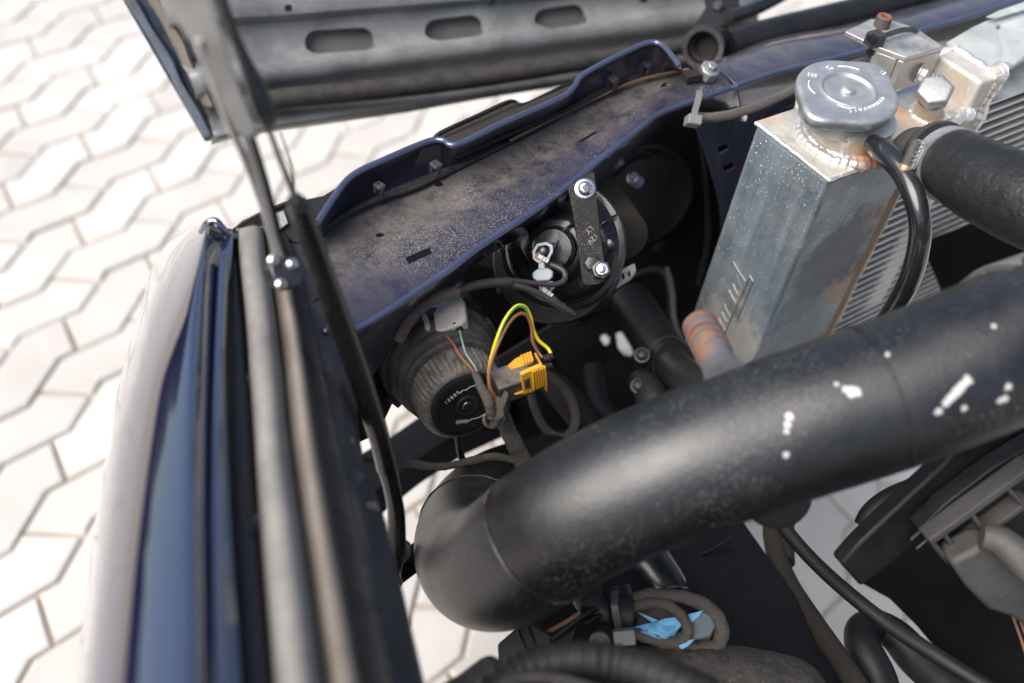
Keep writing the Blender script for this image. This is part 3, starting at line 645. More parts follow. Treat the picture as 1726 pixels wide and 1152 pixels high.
# ------------------------------------------------------------------ headlight housing seen from behind
AX = Vector((math.cos(math.radians(119)), math.sin(math.radians(119)), -.22)).normalized()   # towards the front of the car
HC = P(786, 682, .665)
hl = thing('headlight_housing', HC+AX*.05, 'round black headlight housing with rubber boot rings and a dusty ribbed twist cap', 'headlight')
def lat(name, prof, m, rf=None, seg=72, **k): return MB().lathe(HC, AX, prof, seg, rf, ref=_R).build(name, m, hl, **k)
nrib = 48
def ribf(a, i):
    if 2 <= i <= 4: return 1-.055*(.5+.5*math.cos(a*nrib))**2
    return 1
capr = lambda a, i: (1-.030*(max(0, math.cos(4*a))**3) if i < 2 else ribf(a, i))
lat('twist_cap', [(.0, .0265), (.0012, .0285), (.0035, .0305), (.006, .0312), (.0225, .0318), (.0235, .0305), (.028, .0300)], M['dustplug'], capr, seg=264, smooth=50)
lat('cap_face', [(-.0010, .019), (-.0014, .0205), (-.0006, .0245), (.0008, .0272), (.003, .0285)], M['blackplast'], lambda a, i: 1-.02*max(0, math.cos(4*a+.4)), smooth=30)
lat('centre_ring', [(-.0022, .0062), (-.0026, .0070), (-.0022, .0078), (-.0010, .0080)], M['blackplast'], seg=36)
lat('centre_boss', [(-.0032, .0022), (-.0030, .0034), (-.0012, .0046)], M['steeldark'], seg=20)
lat('boot_ring', [(.0235, .0318), (.0240, .0345), (.0265, .0352), (.0290, .0345), (.0300, .0330)], M['boot'])
lat('boot_sleeve', [(.0295, .0335), (.0310, .0365), (.0350, .0376), (.0380, .0372), (.0400, .0360), (.0420, .0380), (.0470, .0398), (.0500, .0392), (.0520, .0380)], M['boot'])
lat('outer_flange', [(.0515, .0385), (.0525, .0425), (.0560, .0436), (.0590, .0428), (.0600, .0408)], M['boot'])
lat('shell', [(.0595, .0400), (.064, .0445), (.072, .0458), (.085, .0448), (.110, .046), (.135, .050)], M['blackplast'])
for a in (-.4, 1.0, 2.5, 4.2):   # flats and clips on the boot
    u = (_R-AX*_R.dot(AX)).normalized(); w_ = AX.cross(u); rd = u*math.cos(a)+w_*math.sin(a)
    MB().box(HC+AX*.056+rd*.0440, AX, rd, AX.cross(rd), .004, .0018, .006).build('clip', M['rubber'], hl, bevel=.0006)
FPn = Plane(HC-AX*.0014, HC-AX*.0014+AX.orthogonal(), HC-AX*.0014+AX.cross(AX.orthogonal()))
def facetxt(s, x, y, rd, sz): return text('lettering', s, FPn, x, y, rd, sz, M['white_print'], hl, off=.0002, depth=.00018)
for i, ch in enumerate('10880'):
    t = i/4; facetxt(ch, 752+20*t, 679-17*t, (12, -10), 9)
facetxt('/|30/||', 778, 711, (30, -4), 9)
for L_px in ([(775, 663), (779, 658), (786, 657), (792, 652), (799, 650), (803, 648)], [(786, 711), (796, 706), (806, 704), (818, 697), (822, 694)]):
    MB().tube([FPn(x, y, .0004) for x, y in L_px], .00022, 6).build('moulded_line', M['white_print'], hl)

gc = thing('grey_connector', P(751, 528, .70), 'warm grey two-wire connector block clipped on top of the headlight boot', 'connector')
G1 = Plane(P(722, 512, .685), P(780, 500, .685), P(738, 558, .668))
plate('body', G1, [(722, 514), (738, 506), (776, 499), (783, 508), (786, 538), (778, 546), (744, 558), (734, 556), (731, 530), (725, 526)], M['greyplast'], gc, th=.013, bevel=.0012)
plate('raised_panel', G1, [(746, 522), (770, 517), (772, 534), (748, 540)], M['greyplast'], gc, th=.001, off=.0008)
plate('latch', G1, [(711, 530), (718, 524), (721, 534), (726, 550), (723, 556), (716, 554), (715, 544), (712, 538)], M['greyplast'], gc, th=.008, bevel=.001, off=.001)
plate('slot', G1, [(763, 546), (768, 543), (768, 546), (763, 548)], M['blackplast'], gc, th=.001, off=.0006)
for i in range(9):
    t = i/8; y0 = 509+42*t
    MB().tube([G1(735, y0+4, .0001), G1(781, y0-8, .0001)], .00026, 5).build('grip_line', M['greyplast'], gc)
for i, (x, y) in enumerate(((751, 561), (773, 553))):
    MB().lathe(P(x, y-3, .676), (P(x+3, y+12, .664)-P(x, y-3, .676)), [(0, .0030), (.0015, .0032), (.002, .0025), (.003, .0031), (.0038, .0024), (.0048, .0028), (.0055, .0015)], 16).build('wire_seal', M['rubberdk'], gc)
tubepx('sensor_wire', [(753, 567, .665, 2.1), (764, 580, .655, 2.1), (776, 600, .648, 2.1), (790, 617, .645, 2.1), (800, 628, .645, 2.1), (806, 636, .645, 2)], M['wire_red'], seg=10, label='thin red-brown wire dropping from the grey connector into the taped loom', cat='wire', group='thin wires below the grey connector')
tubepx('sensor_wire', [(775, 558, .664, 1.9), (779, 575, .655, 1.9), (785, 595, .65, 1.9), (796, 612, .646, 1.9), (804, 626, .645, 1.9), (806, 634, .645, 2)], M['wire_green'], seg=10, label='thin grey-green wire beside the red-brown one under the grey connector', cat='wire', group='thin wires below the grey connector')

pg = thing('yellow_black_plug', P(870, 632, .66), 'dusty black plug with bright yellow locking clip sticking out beside the headlight cap', 'connector')
G2 = Plane(P(835, 625, .655), P(905, 605, .658), P(838, 648, .645))
G2b = Plane(P(832, 645, .645), P(900, 625, .648), P(836, 668, .653))
u1 = (P(915, 601, .662)-P(836, 628, .655)).normalized(); v1 = (P(840, 648, .644)-P(836, 628, .655)); v1 = (v1-u1*v1.dot(u1)).normalized(); w1 = u1.cross(v1)
if w1.dot(_F) < 0: w1 = -w1
k_ = .65/FPX
zu = Vector((0, 0, 1)); zu = (zu-u1*zu.dot(u1)).normalized(); du = u1.cross(zu)
if du.dot(_F) < 0: du = -du
cpl = P(864, 644, .652)
MB().box(cpl, u1, zu, du, 33*k_, .0088, .0085).build('plug_body', M['dustplug'], pg, bevel=.0012)
MB().box(cpl+u1*(44*k_), u1, zu, du, 14*k_, .0078, .0075).build('plug_end', M['blackplast'], pg, bevel=.001)
GT = Plane(cpl+zu*.0088, cpl+zu*.0088+u1, cpl+zu*.0088+du)
GF = Plane(cpl-du*.0085, cpl-du*.0085+u1, cpl-du*.0085+zu)
plate('yellow_tab', GT, [(855, 618), (868, 606), (893, 594), (899, 611), (880, 619), (862, 624)], M['yellow'], pg, th=.0026, off=.0010, bevel=.0005)
for i in range(4):
    t = i/3; plate('yellow_rib', GT, [(877+15*t, 602-5*t), (880+15*t, 600-5*t), (885+15*t, 616-5*t), (882+15*t, 617-5*t)], M['yellow'], pg, th=.0022, off=.0022, bevel=.0003)
plate('yellow_clip', GF, [(877, 630), (894, 622), (914, 614), (918, 642), (897, 651), (895, 660), (881, 660)], M['yellow'], pg, th=.003, off=.0014, bevel=.0005)
plate('clip_window', GF, [(882, 637), (891, 633), (893, 650), (884, 654)], M['dustplug'], pg, th=.001, off=.0020)
plate('yellow_foot', GF, [(866, 664), (884, 657), (899, 653), (900, 657), (884, 663)], M['yellow'], pg, th=.004, off=.0012, bevel=.0004)
for i in range(6):
    t = i/5; x = 894+20*t; y = 621-7*t
    plate('yellow_rib', GF, [(x, y), (x+2.4, y-.8), (x+5, y+30), (x+2.6, y+31)], M['yellow'], pg, th=.0024, off=.0036, bevel=.0003)
MB().box(cpl+u1*(52*k_), u1, zu, du, 1.4*k_, .0098, .0095).build('yellow_end_wall', M['yellow'], pg, bevel=.0004)
for i, (x, y) in enumerate(((916, 606), (914, 621))):
    MB().lathe(P(x, y, .655), u1, [(0, .0024), (.001, .0030), (.002, .0024), (.003, .0029), (.004, .0023), (.006, .0026), (.007, .0016)], 16).build('wire_seal', M['rubberdk'], pg)
gy = [(836, 672, .645, 3.0), (826, 655, .64, 3.0), (824, 630, .638, 3.0), (829, 600, .636, 3.0), (838, 570, .632, 3), (852, 538, .632, 3), (870, 517, .636, 3), (885, 518, .64, 3), (894, 534, .645, 3), (899, 556, .65, 3), (908, 574, .655, 3), (922, 586, .658, 2.9), (928, 596, .658, 2.8), (924, 606, .658, 2.6)]
gw = mat('green_yellow_wire', (.80, .60, .02), .35, bump=0, up=False, var=.05)
gt_ = mat('wire_green_stripe', (.03, .33, .05), .35, bump=0, up=False, var=.05)
gyw = thing('lamp_wire', P(852, 560, .635), 'bright yellow and green earth wire looping up to the yellow plug', 'wire', 'looped wires of the yellow plug')
c_ = cr(gy, 10); pc = [P(a, b_, d) for a, b_, d, r in c_]
MB().tube(pc, [r*d/FPX for a, b_, d, r in c_], 12).build('insulation', gw, gyw)
st_ = []
for i, p in enumerate(pc):   # the green stripe slowly winds round the wire
    t = (pc[min(i+1, len(pc)-1)]-pc[max(i-1, 0)]).normalized(); u = (CP-p).normalized(); u = (u-t*u.dot(t)).normalized(); ww = t.cross(u)
    a = 1.0*math.sin(i/len(pc)*9+.4)+1.15
    st_.append(p+(u*math.cos(a)+ww*math.sin(a))*.00058)
MB().tube(st_, .00075, 8).build('green_stripe', gt_, gyw)
tubepx('lamp_wire', [(840, 676, .643, 3.0), (828, 658, .636, 3.0), (824, 640, .634, 3.0), (828, 612, .633, 3.0), (842, 575, .633, 3), (858, 545, .635, 3), (874, 530, .638, 3), (888, 532, .642, 3), (896, 552, .648, 3), (898, 575, .652, 3), (906, 592, .656, 2.8), (914, 603, .656, 2.6)], M['wire_brown'], seg=12, n=10, label='brown wire looping beside the yellow and green one to the plug', cat='wire', group='looped wires of the yellow plug')
lm = thing('taped_loom', P(830, 690, .64), 'frayed dark cloth-taped wire bundle hooked at the edge of the headlight cap', 'wiring')
tubepx('taped_branch', [(800, 630, .645, 6), (806, 640, .64, 7), (812, 655, .636, 8), (822, 672, .634, 9), (827, 690, .636, 9), (829, 704, .64, 8)], M['wrap'], lm, wob=.25)
tubepx('taped_branch', [(838, 672, .64, 7), (842, 684, .638, 9), (840, 698, .64, 10), (836, 712, .645, 9), (830, 718, .65, 6)], M['wrap'], lm, wob=.3)
TPn = Plane(P(840, 690, .634), P(860, 670, .634), P(840, 660, .634))
plate('tape_tail', TPn, [(838, 684), (844, 682), (846, 668), (851, 658), (857, 663), (854, 676), (848, 690), (850, 702), (840, 708)], M['wrap'], lm, th=.0006)
tubepx('hook', [(816, 700, .64, 3), (818, 714, .645, 3.2), (828, 720, .65, 3.2), (842, 714, .652, 3.2), (850, 704, .655, 3)], M['tiegrey'], lm, seg=10)
tubepx('main_loom', [(842, 690, .67, 13), (850, 712, .68, 14), (864, 742, .69, 15), (880, 775, .70, 16), (896, 812, .71, 16), (910, 850, .73, 16)], M['wrap'], seg=18, n=8, wob=.12, label='thick cloth-wrapped loom running down from the headlight behind the intake pipe', cat='wiring')
tubepx('cross_loom', [(580, 772, .64, 7), (620, 779, .645, 7), (660, 778, .65, 7), (700, 783, .655, 7), (735, 787, .66, 6.5), (765, 784, .67, 6.5), (800, 776, .68, 7), (835, 770, .69, 7), (872, 778, .70, 7)], M['wrap'], seg=14, wob=.25, label='twisted taped wire stretched sideways from the gas strut to the thick loom', cat='wiring')
tubepx('drop_wire', [(771, 716, .70, 6), (773, 745, .71, 6), (776, 765, .72, 6), (786, 788, .73, 6.5), (805, 815, .75, 6.5), (832, 848, .77, 6)], M['rubberdk'], seg=12, label='black wire hanging from under the headlight cap behind the taped wire', cat='wire')

# ------------------------------------------------------------------ horn with strap
hn = thing('horn', P(950, 420, .74), 'black disc horn hanging on a flat strap bolted under the nose lip', 'horn')
hx = (CP-P(940, 420, .74)).normalized(); hx = (hx + _R*-.28 + _D*.05).normalized()
hC = P(942, 415, .735)
def hlat(name, prof, m, o=hC, seg=56, rf=None, **k): return MB().lathe(o, hx, prof, seg, rf, ref=_R).build(name, m, hn, **k)
hlat('rim', [(-.012, .040), (-.011, .0475), (-.008, .0490), (-.006, .0480), (-.005, .0440)], M['blackpaint'])
def star(a, i): return 1+(.05*math.cos(6*a) if 2 <= i <= 5 else 0)
hlat('diaphragm', [(-.007, .0450), (-.002, .0425), (.002, .0380), (.004, .0330), (.0035, .0290), (.007, .0250), (.012, .0220), (.013, .0190), (.013, .005)], M['blackpaint'], rf=star, smooth=60)
hlat('coil_cover', [(.012, .0165), (.019, .0160), (.021, .0140), (.0215, .004)], M['blackpaint'], o=hC+_R*.001+_D*.001)
hlat('resonator', [(-.040, .036), (-.038, .046), (-.030, .050), (-.018, .0505), (-.013, .048), (-.012, .038)], M['blackplast'], o=P(925, 440, .745))
for (x0, y0, x1, y1, r) in ((948, 390, 975, 372, 2.6), (1012, 380, 1040, 362, 3), (955, 440, 968, 412, 2.4), (930, 425, 952, 392, 2)):
    q0 = P(x0, y0, .712); q1 = P(x1, y1, .716)
    MB().tube([Vector(p) for p in cr([tuple(q0), tuple((q0+q1)/2+hx*.001), tuple(q1)], 4)], [r*.7/FPX*.6]*2+[r*.7/FPX]*5+[r*.7/FPX*.6]*2, 10).build('pressed_rib', M['blackpaint'], hn)
SP = Plane(P(984, 318, .693), P(1012, 455, .690), P(960, 318, .693))
strap = plate('strap', SP, [(957, 316), (963, 311), (998, 288), (1003, 291), (1006, 330), (1012, 390), (1022, 462), (1020, 474), (1008, 480), (990, 482), (982, 478), (974, 420), (966, 362)], M['strapm'], hn, th=.0025, bevel=.0006)
tri = (-.64, .77)
text('lettering', '12V', SP, 999, 403, (-.66*10, .75*10), 13, M['etch'], hn, off=.0001, depth=.0001)
text('lettering', 'LY', SP, 993, 388, (-.66*10, .75*10), 13, M['etch'], hn, off=.0001, depth=.0001)
bo = SP(986, 319)
MB().lathe(bo, SP.n, [(0, .0075), (.0010, .0075), (.0016, .0068), (.0018, .0058)], 40).build('washer', M['steel'], hn)
MB().lathe(bo, SP.n, [(.0016, .0054), (.0030, .0052), (.0045, .0044), (.0054, .0032), (.0056, .0022), (.0036, .0020)], 32).build('button_head', M['steel'], hn, smooth=60)
MB().prism(hexpts(bo+SP.n*.0057, SP.n, _R, .0021), SP.n*-.0003).build('hex_socket', M['steeldark'], hn)
nb = SP(1012, 457)
MB().lathe(SP(998, 445), SP.n, [(0, .0060), (.0025, .0060), (.0032, .0050)], 6, ref=_R).build('backing_nut', M['blackpaint'], hn, bevel=.0003)
MB().lathe(nb, SP.n, [(0, .0068), (.001, .0070), (.0070, .0070), (.0078, .0062)], 6, ref=(_R+_D*.25)).build('lock_nut', M['steeldark'], hn, bevel=.0005)
MB().lathe(nb, SP.n, [(.0075, .0050), (.0095, .0046), (.0105, .0038)], 24).build('nut_collar', M['steel'], hn)
MB().lathe(nb, SP.n, [(.0100, .0026), (.0116, .0027), (.0120, .0020), (.0136, .0026), (.0140, .0014)], 20).build('thread_end', M['steel'], hn)
for (x, y, d, s) in ((1026, 412, .71, 1), (846, 424, .74, .6), (842, 490, .74, .6)):
    MB().lathe(P(x, y, d), hx, [(-.002, .0038*s), (.002, .0038*s), (.003, .0022*s)], 16).build('rivet', M['steeldark'], hn)
# spade terminals in white sleeves
tm = thing('terminal_block', P(918, 445, .705), 'translucent white plastic terminal insulator with three bays on the face of the horn', 'connector')
WPn = Plane(P(900, 420, .706), P(935, 420, .704), P(915, 500, .706))
hexo = [(898, 425), (906, 412), (922, 409), (932, 414), (933, 424), (926, 438), (908, 444), (900, 438)]
mb = MB()
for i in range(len(hexo)):   # ring wall
    a, b_ = hexo[i], hexo[(i+1) % len(hexo)]; cx, cy = 916, 426
    ai = (cx+(a[0]-cx)*.72, cy+(a[1]-cy)*.72); bi = (cx+(b_[0]-cx)*.72, cy+(b_[1]-cy)*.72)
    mb.prism([WPn(*a, .004), WPn(*b_, .004), WPn(*bi, .004), WPn(*ai, .004)], -WPn.n*.006)
mb.build('upper_sleeve', M['whiteplast'], tm)
plate('middle_sleeve', WPn, [(898, 461), (906, 454), (924, 452), (933, 458), (932, 468), (926, 474), (906, 475), (899, 470)], M['whiteplast'], tm, th=.006, off=.004, bevel=.001)
plate('lower_sleeve', WPn, [(906, 478), (932, 474), (936, 484), (928, 494), (912, 494)], M['whiteplast'], tm, th=.005, off=.002, bevel=.001)
plate('neck', WPn, [(908, 442), (918, 440), (920, 456), (908, 457)], M['whiteplast'], tm, th=.003, off=.003)
for (x, y) in ((916, 424), (922, 484)):
    MB().lathe(WPn(x, y, .003), WPn.n, [(0, .0030), (.0018, .0028), (.0024, .0016)], 14).build('terminal_pin', M['steeldark'], tm)
for (x, y, x1, y1) in ((908, 432, 926, 442), (915, 487, 933, 500)):
    a = WPn(x, y, .0045); b_ = WPn(x1, y1, .0045); u = (b_-a).normalized(); v_ = WPn.n.cross(u)
    MB().box((a+b_)/2, u, v_, WPn.n, (b_-a).length/2, .0017, .0012).build('spade', M['steeldull'], tm, bevel=.0004)
    MB().box(a, u, v_, WPn.n, .0016, .0022, .0009).build('copper_tag', M['wire_red'], tm)
    for q in (.45, .7): MB().tube([a.lerp(b_, q)-v_*.0019+WPn.n*.001, a.lerp(b_, q)+WPn.n*.0016, a.lerp(b_, q)+v_*.0019+WPn.n*.001], .0005, 8).build('crimp', M['steeldull'], tm)
hw = thing('horn_wire', P(870, 480, .68), 'pair of thick matt black horn leads in one sleeve, one hooked into the white terminal', 'wire')
tubepx('sleeve', [(762, 495, .662, 8), (800, 482, .668, 8), (830, 477, .674, 8), (852, 476, .678, 8.5), (859, 476, .680, 8.5)], M['tie'], hw, seg=18)
tubepx('lead', [(855, 472, .681, 4.5), (880, 475, .685, 4.5), (910, 479, .69, 4.5), (935, 480, .694, 4.6), (951, 472, .698, 5), (951, 459, .700, 5.2), (940, 451, .702, 5.2), (928, 446, .704, 4.6), (924, 442, .705, 3.6)], M['tie'], hw, seg=14)
tubepx('lead', [(855, 480, .681, 5.5), (880, 484, .684, 5.5), (905, 494, .688, 5.6), (930, 508, .692, 5.8), (950, 520, .696, 6.4), (962, 528, .70, 6.6), (968, 531, .702, 4)], M['tie'], hw, seg=14)
tubepx('spade_boot', [(933, 501, .700, 4), (944, 512, .698, 4.5), (952, 516, .698, 5)], M['rubberdk'], hw, seg=12)
def braid(name, L, m1, parent=None, turns=60, lr=.0004, nst=8, **k):
    c = cr(L, 14); pc = [P(a, b_, d) for a, b_, d, r in c]; rd = [r*d/FPX for a, b_, d, r in c]; n_ = len(pc)
    fr = []; u = None
    for i in range(n_):
        t = (pc[min(i+1, n_-1)]-pc[max(i-1, 0)]).normalized(); u = t.orthogonal().normalized() if u is None else (u-t*u.dot(t)).normalized(); fr.append((u, t.cross(u)))
    mb = MB()
    for s_ in (1, -1):
        for q in range(nst):
            pts = [pc[i]+(fr[i][0]*math.cos(a)+fr[i][1]*math.sin(a))*rd[i]*(1+.05*((i % 2) if s_ > 0 else ((i+1) % 2))) for i in range(n_) for a in (s_*(i/n_)*turns/ nst*2*math.pi+2*math.pi*q/nst,)]
            mb.tube(pts, lr, 5, cap=False)
    o = mb.build(name, m1, parent); return o
bs = thing('braided_sleeve', P(725, 508, .66), 'grey and pink braided sleeve over the headlight wires, tucked under the nose lip', 'wire sleeve')
BL = [(672, 572, .655, 10), (684, 546, .65, 11), (700, 524, .65, 11.5), (725, 506, .655, 11), (748, 497, .66, 10), (772, 492, .664, 9)]
tubepx('core', [(a, b_, d, r*.88) for a, b_, d, r in BL], M['rubberdk'], bs, seg=16)
braid('braid', BL, M['wire_grey'], bs, turns=40, lr=.00042)
braid('pink_tracer', [(a, b_, d-.0003, r) for a, b_, d, r in BL], mat('pink_thread', (.25, .12, .12), .6, up=False, bump=0), bs, turns=10, lr=.0003, nst=2)

# second lamp body behind the horn
fl = thing('lamp_motor', P(1060, 400, .79), 'dusty grey-brown cylindrical lamp adjuster tucked behind the black horn', 'lamp part')
lx = (P(1064, 412, .76)-P(985, 300, .86)).normalized(); lc = P(1052, 402, .775)
fpl = Plane(lc, lc+lx.orthogonal(), lc+lx.cross(lx.orthogonal()))
MB().lathe(lc, -lx, [(-.001, .017), (0, .0195), (.002, .0205), (.04, .0215), (.10, .023)], 40).build('body', M['browngrime'], fl)
BP2 = Plane(P(1030, 470, .775), P(1070, 455, .785), P(1045, 480, .77))
plate('bracket', BP2, [(1024, 468), (1064, 446), (1070, 444), (1072, 456), (1064, 466), (1038, 482), (1034, 478), (1040, 470), (1028, 482), (1024, 480)], M['greyplast'], fl, th=.004)
for x, y in ((1048, 464), (1058, 460)): plate('rib', BP2, [(x, y), (x+3, y-2), (x+5, y+6), (x+2, y+8)], M['browngrime'], fl, th=.003, off=.002)
fg = thing('fog_lamp', P(1060, 300, .88), 'dark fog lamp with a pale glass spot glimpsed behind the horn', 'lamp')
fx = (_R*-.5+_F*-.7+_D*-.2).normalized()
MB().lathe(P(1085, 330, .90), fx, [(-.03, .03), (-.002, .048), (.002, .048), (.003, .044), (-.004, .040)], 40).build('rim', M['darkcav'], fg)
MB().lathe(P(1066, 300, .86), fx, [(-.01, .006), (.0, .0055), (.002, .003)], 24).build('glass', mat('pale_glass', (.30, .33, .42), .15, coat=1, bump=0), fg)
tubepx('stay', [(1030, 300, .85, 6), (1050, 275, .86, 8), (1075, 262, .87, 8), (1095, 262, .875, 6)], M['browngrime'], fg, seg=12)
# curved dark ducting left of the hanging gusset
ad = thing('air_duct', P(1140, 320, .95), 'near-black bay wall and grimy duct behind the horn, left of the hanging gusset', 'duct')
DP = Plane(P(1080, 300, .95), P(1200, 300, .93), P(1120, 560, 1.06))
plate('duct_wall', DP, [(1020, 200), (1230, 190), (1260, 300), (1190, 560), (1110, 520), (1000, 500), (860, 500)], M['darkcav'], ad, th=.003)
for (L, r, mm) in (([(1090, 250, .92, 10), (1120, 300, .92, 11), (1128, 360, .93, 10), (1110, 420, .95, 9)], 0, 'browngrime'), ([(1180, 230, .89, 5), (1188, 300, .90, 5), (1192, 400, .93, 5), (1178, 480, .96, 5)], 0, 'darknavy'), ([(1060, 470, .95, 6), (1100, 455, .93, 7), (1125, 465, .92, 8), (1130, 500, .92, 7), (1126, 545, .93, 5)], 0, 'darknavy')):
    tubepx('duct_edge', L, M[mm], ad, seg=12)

# ------------------------------------------------------------------ radiator
h0 = .80
U = Vector((.076, .064, 0)).normalized(); Nn = Vector((U.y, -U.x, 0))      # along the core / towards the engine
FC = Z(1399, 302, h0)
def RP(a, b_, z): return Vector((FC.x, FC.y, 0))+U*a+Nn*b_+Vector((0, 0, z))
rad = thing('radiator', RP(.1, -.03, .45), 'weathered aluminium radiator with a welded side tank and stained filler top', 'radiator')
neck = Z(1425, 232, h0); orange = (.42, .16, .05); tan = (.45, .33, .22)
_nc = Z(1422, 236, h0); _ns = lambda a, z, k=1: Vector((_nc.x, _nc.y, h0+z))+(Nn*math.cos(a)+U*math.sin(a))*(.0285*k)
tank_spots = [(_ns(.05, .008), .013, orange, .9), (_ns(-.25, .004, 1.1), .012, orange, .75), (_ns(-.6, .012), .008, (.45, .26, .12), .6), (_ns(.3, .0, 1.25), .015, orange, .8), (_ns(-1.2, .010), .008, (.40, .30, .16), .6), (Z(1446, 226, h0+.010), .013, orange), (Z(1462, 250, h0+.002), .016, orange), (Z(1475, 232, h0+.004), .012, orange), (Z(1400, 244, h0+.004), .012, (.40, .22, .10), .7), (Z(1545, 200, h0), .022, tan, .8), (Z(1520, 175, h0), .018, orange, .6), (Z(1590, 215, h0), .016, tan, .7), (Z(1290, 195, h0), .012, tan, .6), (Z(1600, 150, h0+.01), .018, (.35, .24, .15), .6)]
M['tank'] = mat('tank_aluminium', (.21, .28, .34), .38, metal=.8, dust=.5, dustcol=(.22, .20, .175), up=False, dscale=18, spk=.9, spkcol=(.62, .62, .58), spkscale=320, bump=.15, var=.45, vscale=22, stretch=(1.6, 1.6, .14), scratch=.4,
    spots=[(RP(.088, 0, .735), .026, (.26, .17, .10), .7), (RP(.092, 0, .66), .030, (.30, .20, .12), .75), (RP(.09, 0, .58), .034, (.24, .16, .10), .7), (RP(.06, -.005, .70), .05, (.05, .06, .075), .8), (RP(.03, .0, .66), .03, (.10, .12, .14), .6), (RP(.0, -.035, .60), .045, (.33, .29, .24), .6)])  # brown stains; dark blue and pale grey-brown spots are painted reflections
M['tanktop'] = mat('tank_top_aluminium', (.52, .51, .48), .42, metal=.6, dust=.5, dustcol=(.52, .46, .38), up=False, dscale=45, bump=.3, bscale=200, var=.2, vscale=60, spots=tank_spots)
M['neckm'] = mat('neck_metal', (.55, .55, .52), .35, metal=.7, dust=.35, dustcol=(.4, .36, .3), bump=.15, up=False, spots=tank_spots[:5]+[(Z(1370, 215, h0+.015), .006, (.5, .35, .15), .8)])
M['weld'] = mat('weld_bead', (.74, .74, .72), .3, metal=.8, dust=.2, dustcol=(.5, .42, .33), bump=.3, up=False, spots=tank_spots[:4])
A0 = .097; TB = -.076; zb = .36
# side tank: a bent sheet with soft vertical edges
def tank_ring(z, inset=0): return [RP(0+inset, 0-inset, z), RP(A0-inset, 0-inset, z), RP(A0-inset, TB+inset, z), RP(0+inset, TB+inset, z)]
mb = MB(); r0_, r1_ = tank_ring(zb), tank_ring(h0-.0015)
mb.add(r0_+r1_, [(0, 1, 5, 4), (1, 2, 6, 5), (2, 3, 7, 6), (3, 0, 4, 7), (0, 3, 2, 1), (4, 5, 6, 7)])
mb.build('side_tank', M['tank'], rad, bevel=.0042, seg=4)
mb = MB(); mb.prism([RP(-.0012, .0012, h0), RP(A0+.028, .0012, h0), RP(A0+.028, TB-.0012, h0), RP(-.0012, TB-.0012, h0)], Vector((0, 0, -.0028)))
mb.build('tank_top', M['tanktop'], rad, bevel=.0011)
def weld(name, a, b_, r, n_, parent=rad, m='weld', out=None):
    """a row of overlapping weld ripples"""
    mb = MB(); pts = []; rr = []; K = n_*5; ph = random.random()*9
    for i in range(K+1):
        t = i/K; p = a.lerp(b_, t) if not callable(a) else a(t)
        sw = (t*n_*.8+ph) % 1.0; j_ = pnoise(Vector((t*n_*.35, ph, 0)))
        pts.append(p+Vector((j_, pnoise(Vector((t*n_*.4, 3, ph))), j_*.5))*r*.35); rr.append(r*(.80+.20*math.sqrt(sw))*(1+.25*j_))
    mb.tube(pts, rr, 12, wob=.10)
    return mb.build(name, M[m], parent, smooth=60)
weld('weld_bead', RP(0, 0, h0-.001), RP(0, TB, h0-.001), .0019, 34)
weld('weld_bead', RP(0, 0, h0-.001), RP(A0+.01, 0, h0-.001), .0017, 44)
nk = Z(1422, 236, h0); nk.z = h0
rn = .0285
weld('neck_weld', lambda t: nk+Vector((math.cos(t*6.3), math.sin(t*6.3), 0))*(rn+.0045)+Vector((0, 0, .0015)), None, .0046, 46)
weld('neck_weld', lambda t: nk+Vector((math.cos(t*6.3+.05), math.sin(t*6.3+.05), 0))*(rn+.001)+Vector((0, 0, .004)), None, .0030, 50)
MB().lathe(nk, Vector((0, 0, 1)), [(0, rn+.001), (.004, rn), (.012, rn), (.016, rn+.001), (.019, rn+.0025), (.022, rn+.0025)], 56).build('filler_neck', M['neckm'], rad)
# raised header block and its heavy weld
bz = h0+.026
P1 = Z(1573, 121, bz-.006); P2 = Z(1640, 150, bz)
ha = A0+.026
_d = Z(1587, 90, bz)-Vector((FC.x, FC.y, 0)); a1 = _d.dot(U); b1 = _d.dot(Nn)
_d = Z(1648, 142, bz)-Vector((FC.x, FC.y, 0)); a2 = _d.dot(U); b2_ = _d.dot(Nn)
am = (a1+a2)/2
hdr = MB().prism([RP(am, b1, bz), RP(am, b2_, bz), RP(am+.026, b2_, bz), RP(am+.026, b1, bz)], Vector((0, 0, -.25)))
hdr.build('header_block', M['tanktop'], rad, bevel=.003, seg=3)
weld('header_weld', RP(am+.023, b1, bz-.001), RP(am+.023, b2_, bz-.001), .0040, 15)
weld('header_weld', RP(am+.022, b2_, bz+.000), RP(am+.022, b2_+.001, bz-.05), .0050, 9)
weld('header_weld', RP(am+.018, b2_-.002, bz+.001), RP(am+.026, b2_+.001, bz+.0015), .0085, 3)
weld('floor_weld', RP(am-.02, b2_+.000, h0), RP(am+.002, b2_+.003, h0-.002), .0058, 7)
weld('floor_weld', RP(am-.04, -.001, h0), RP(am-.005, b2_-.002, h0), .0042, 12)
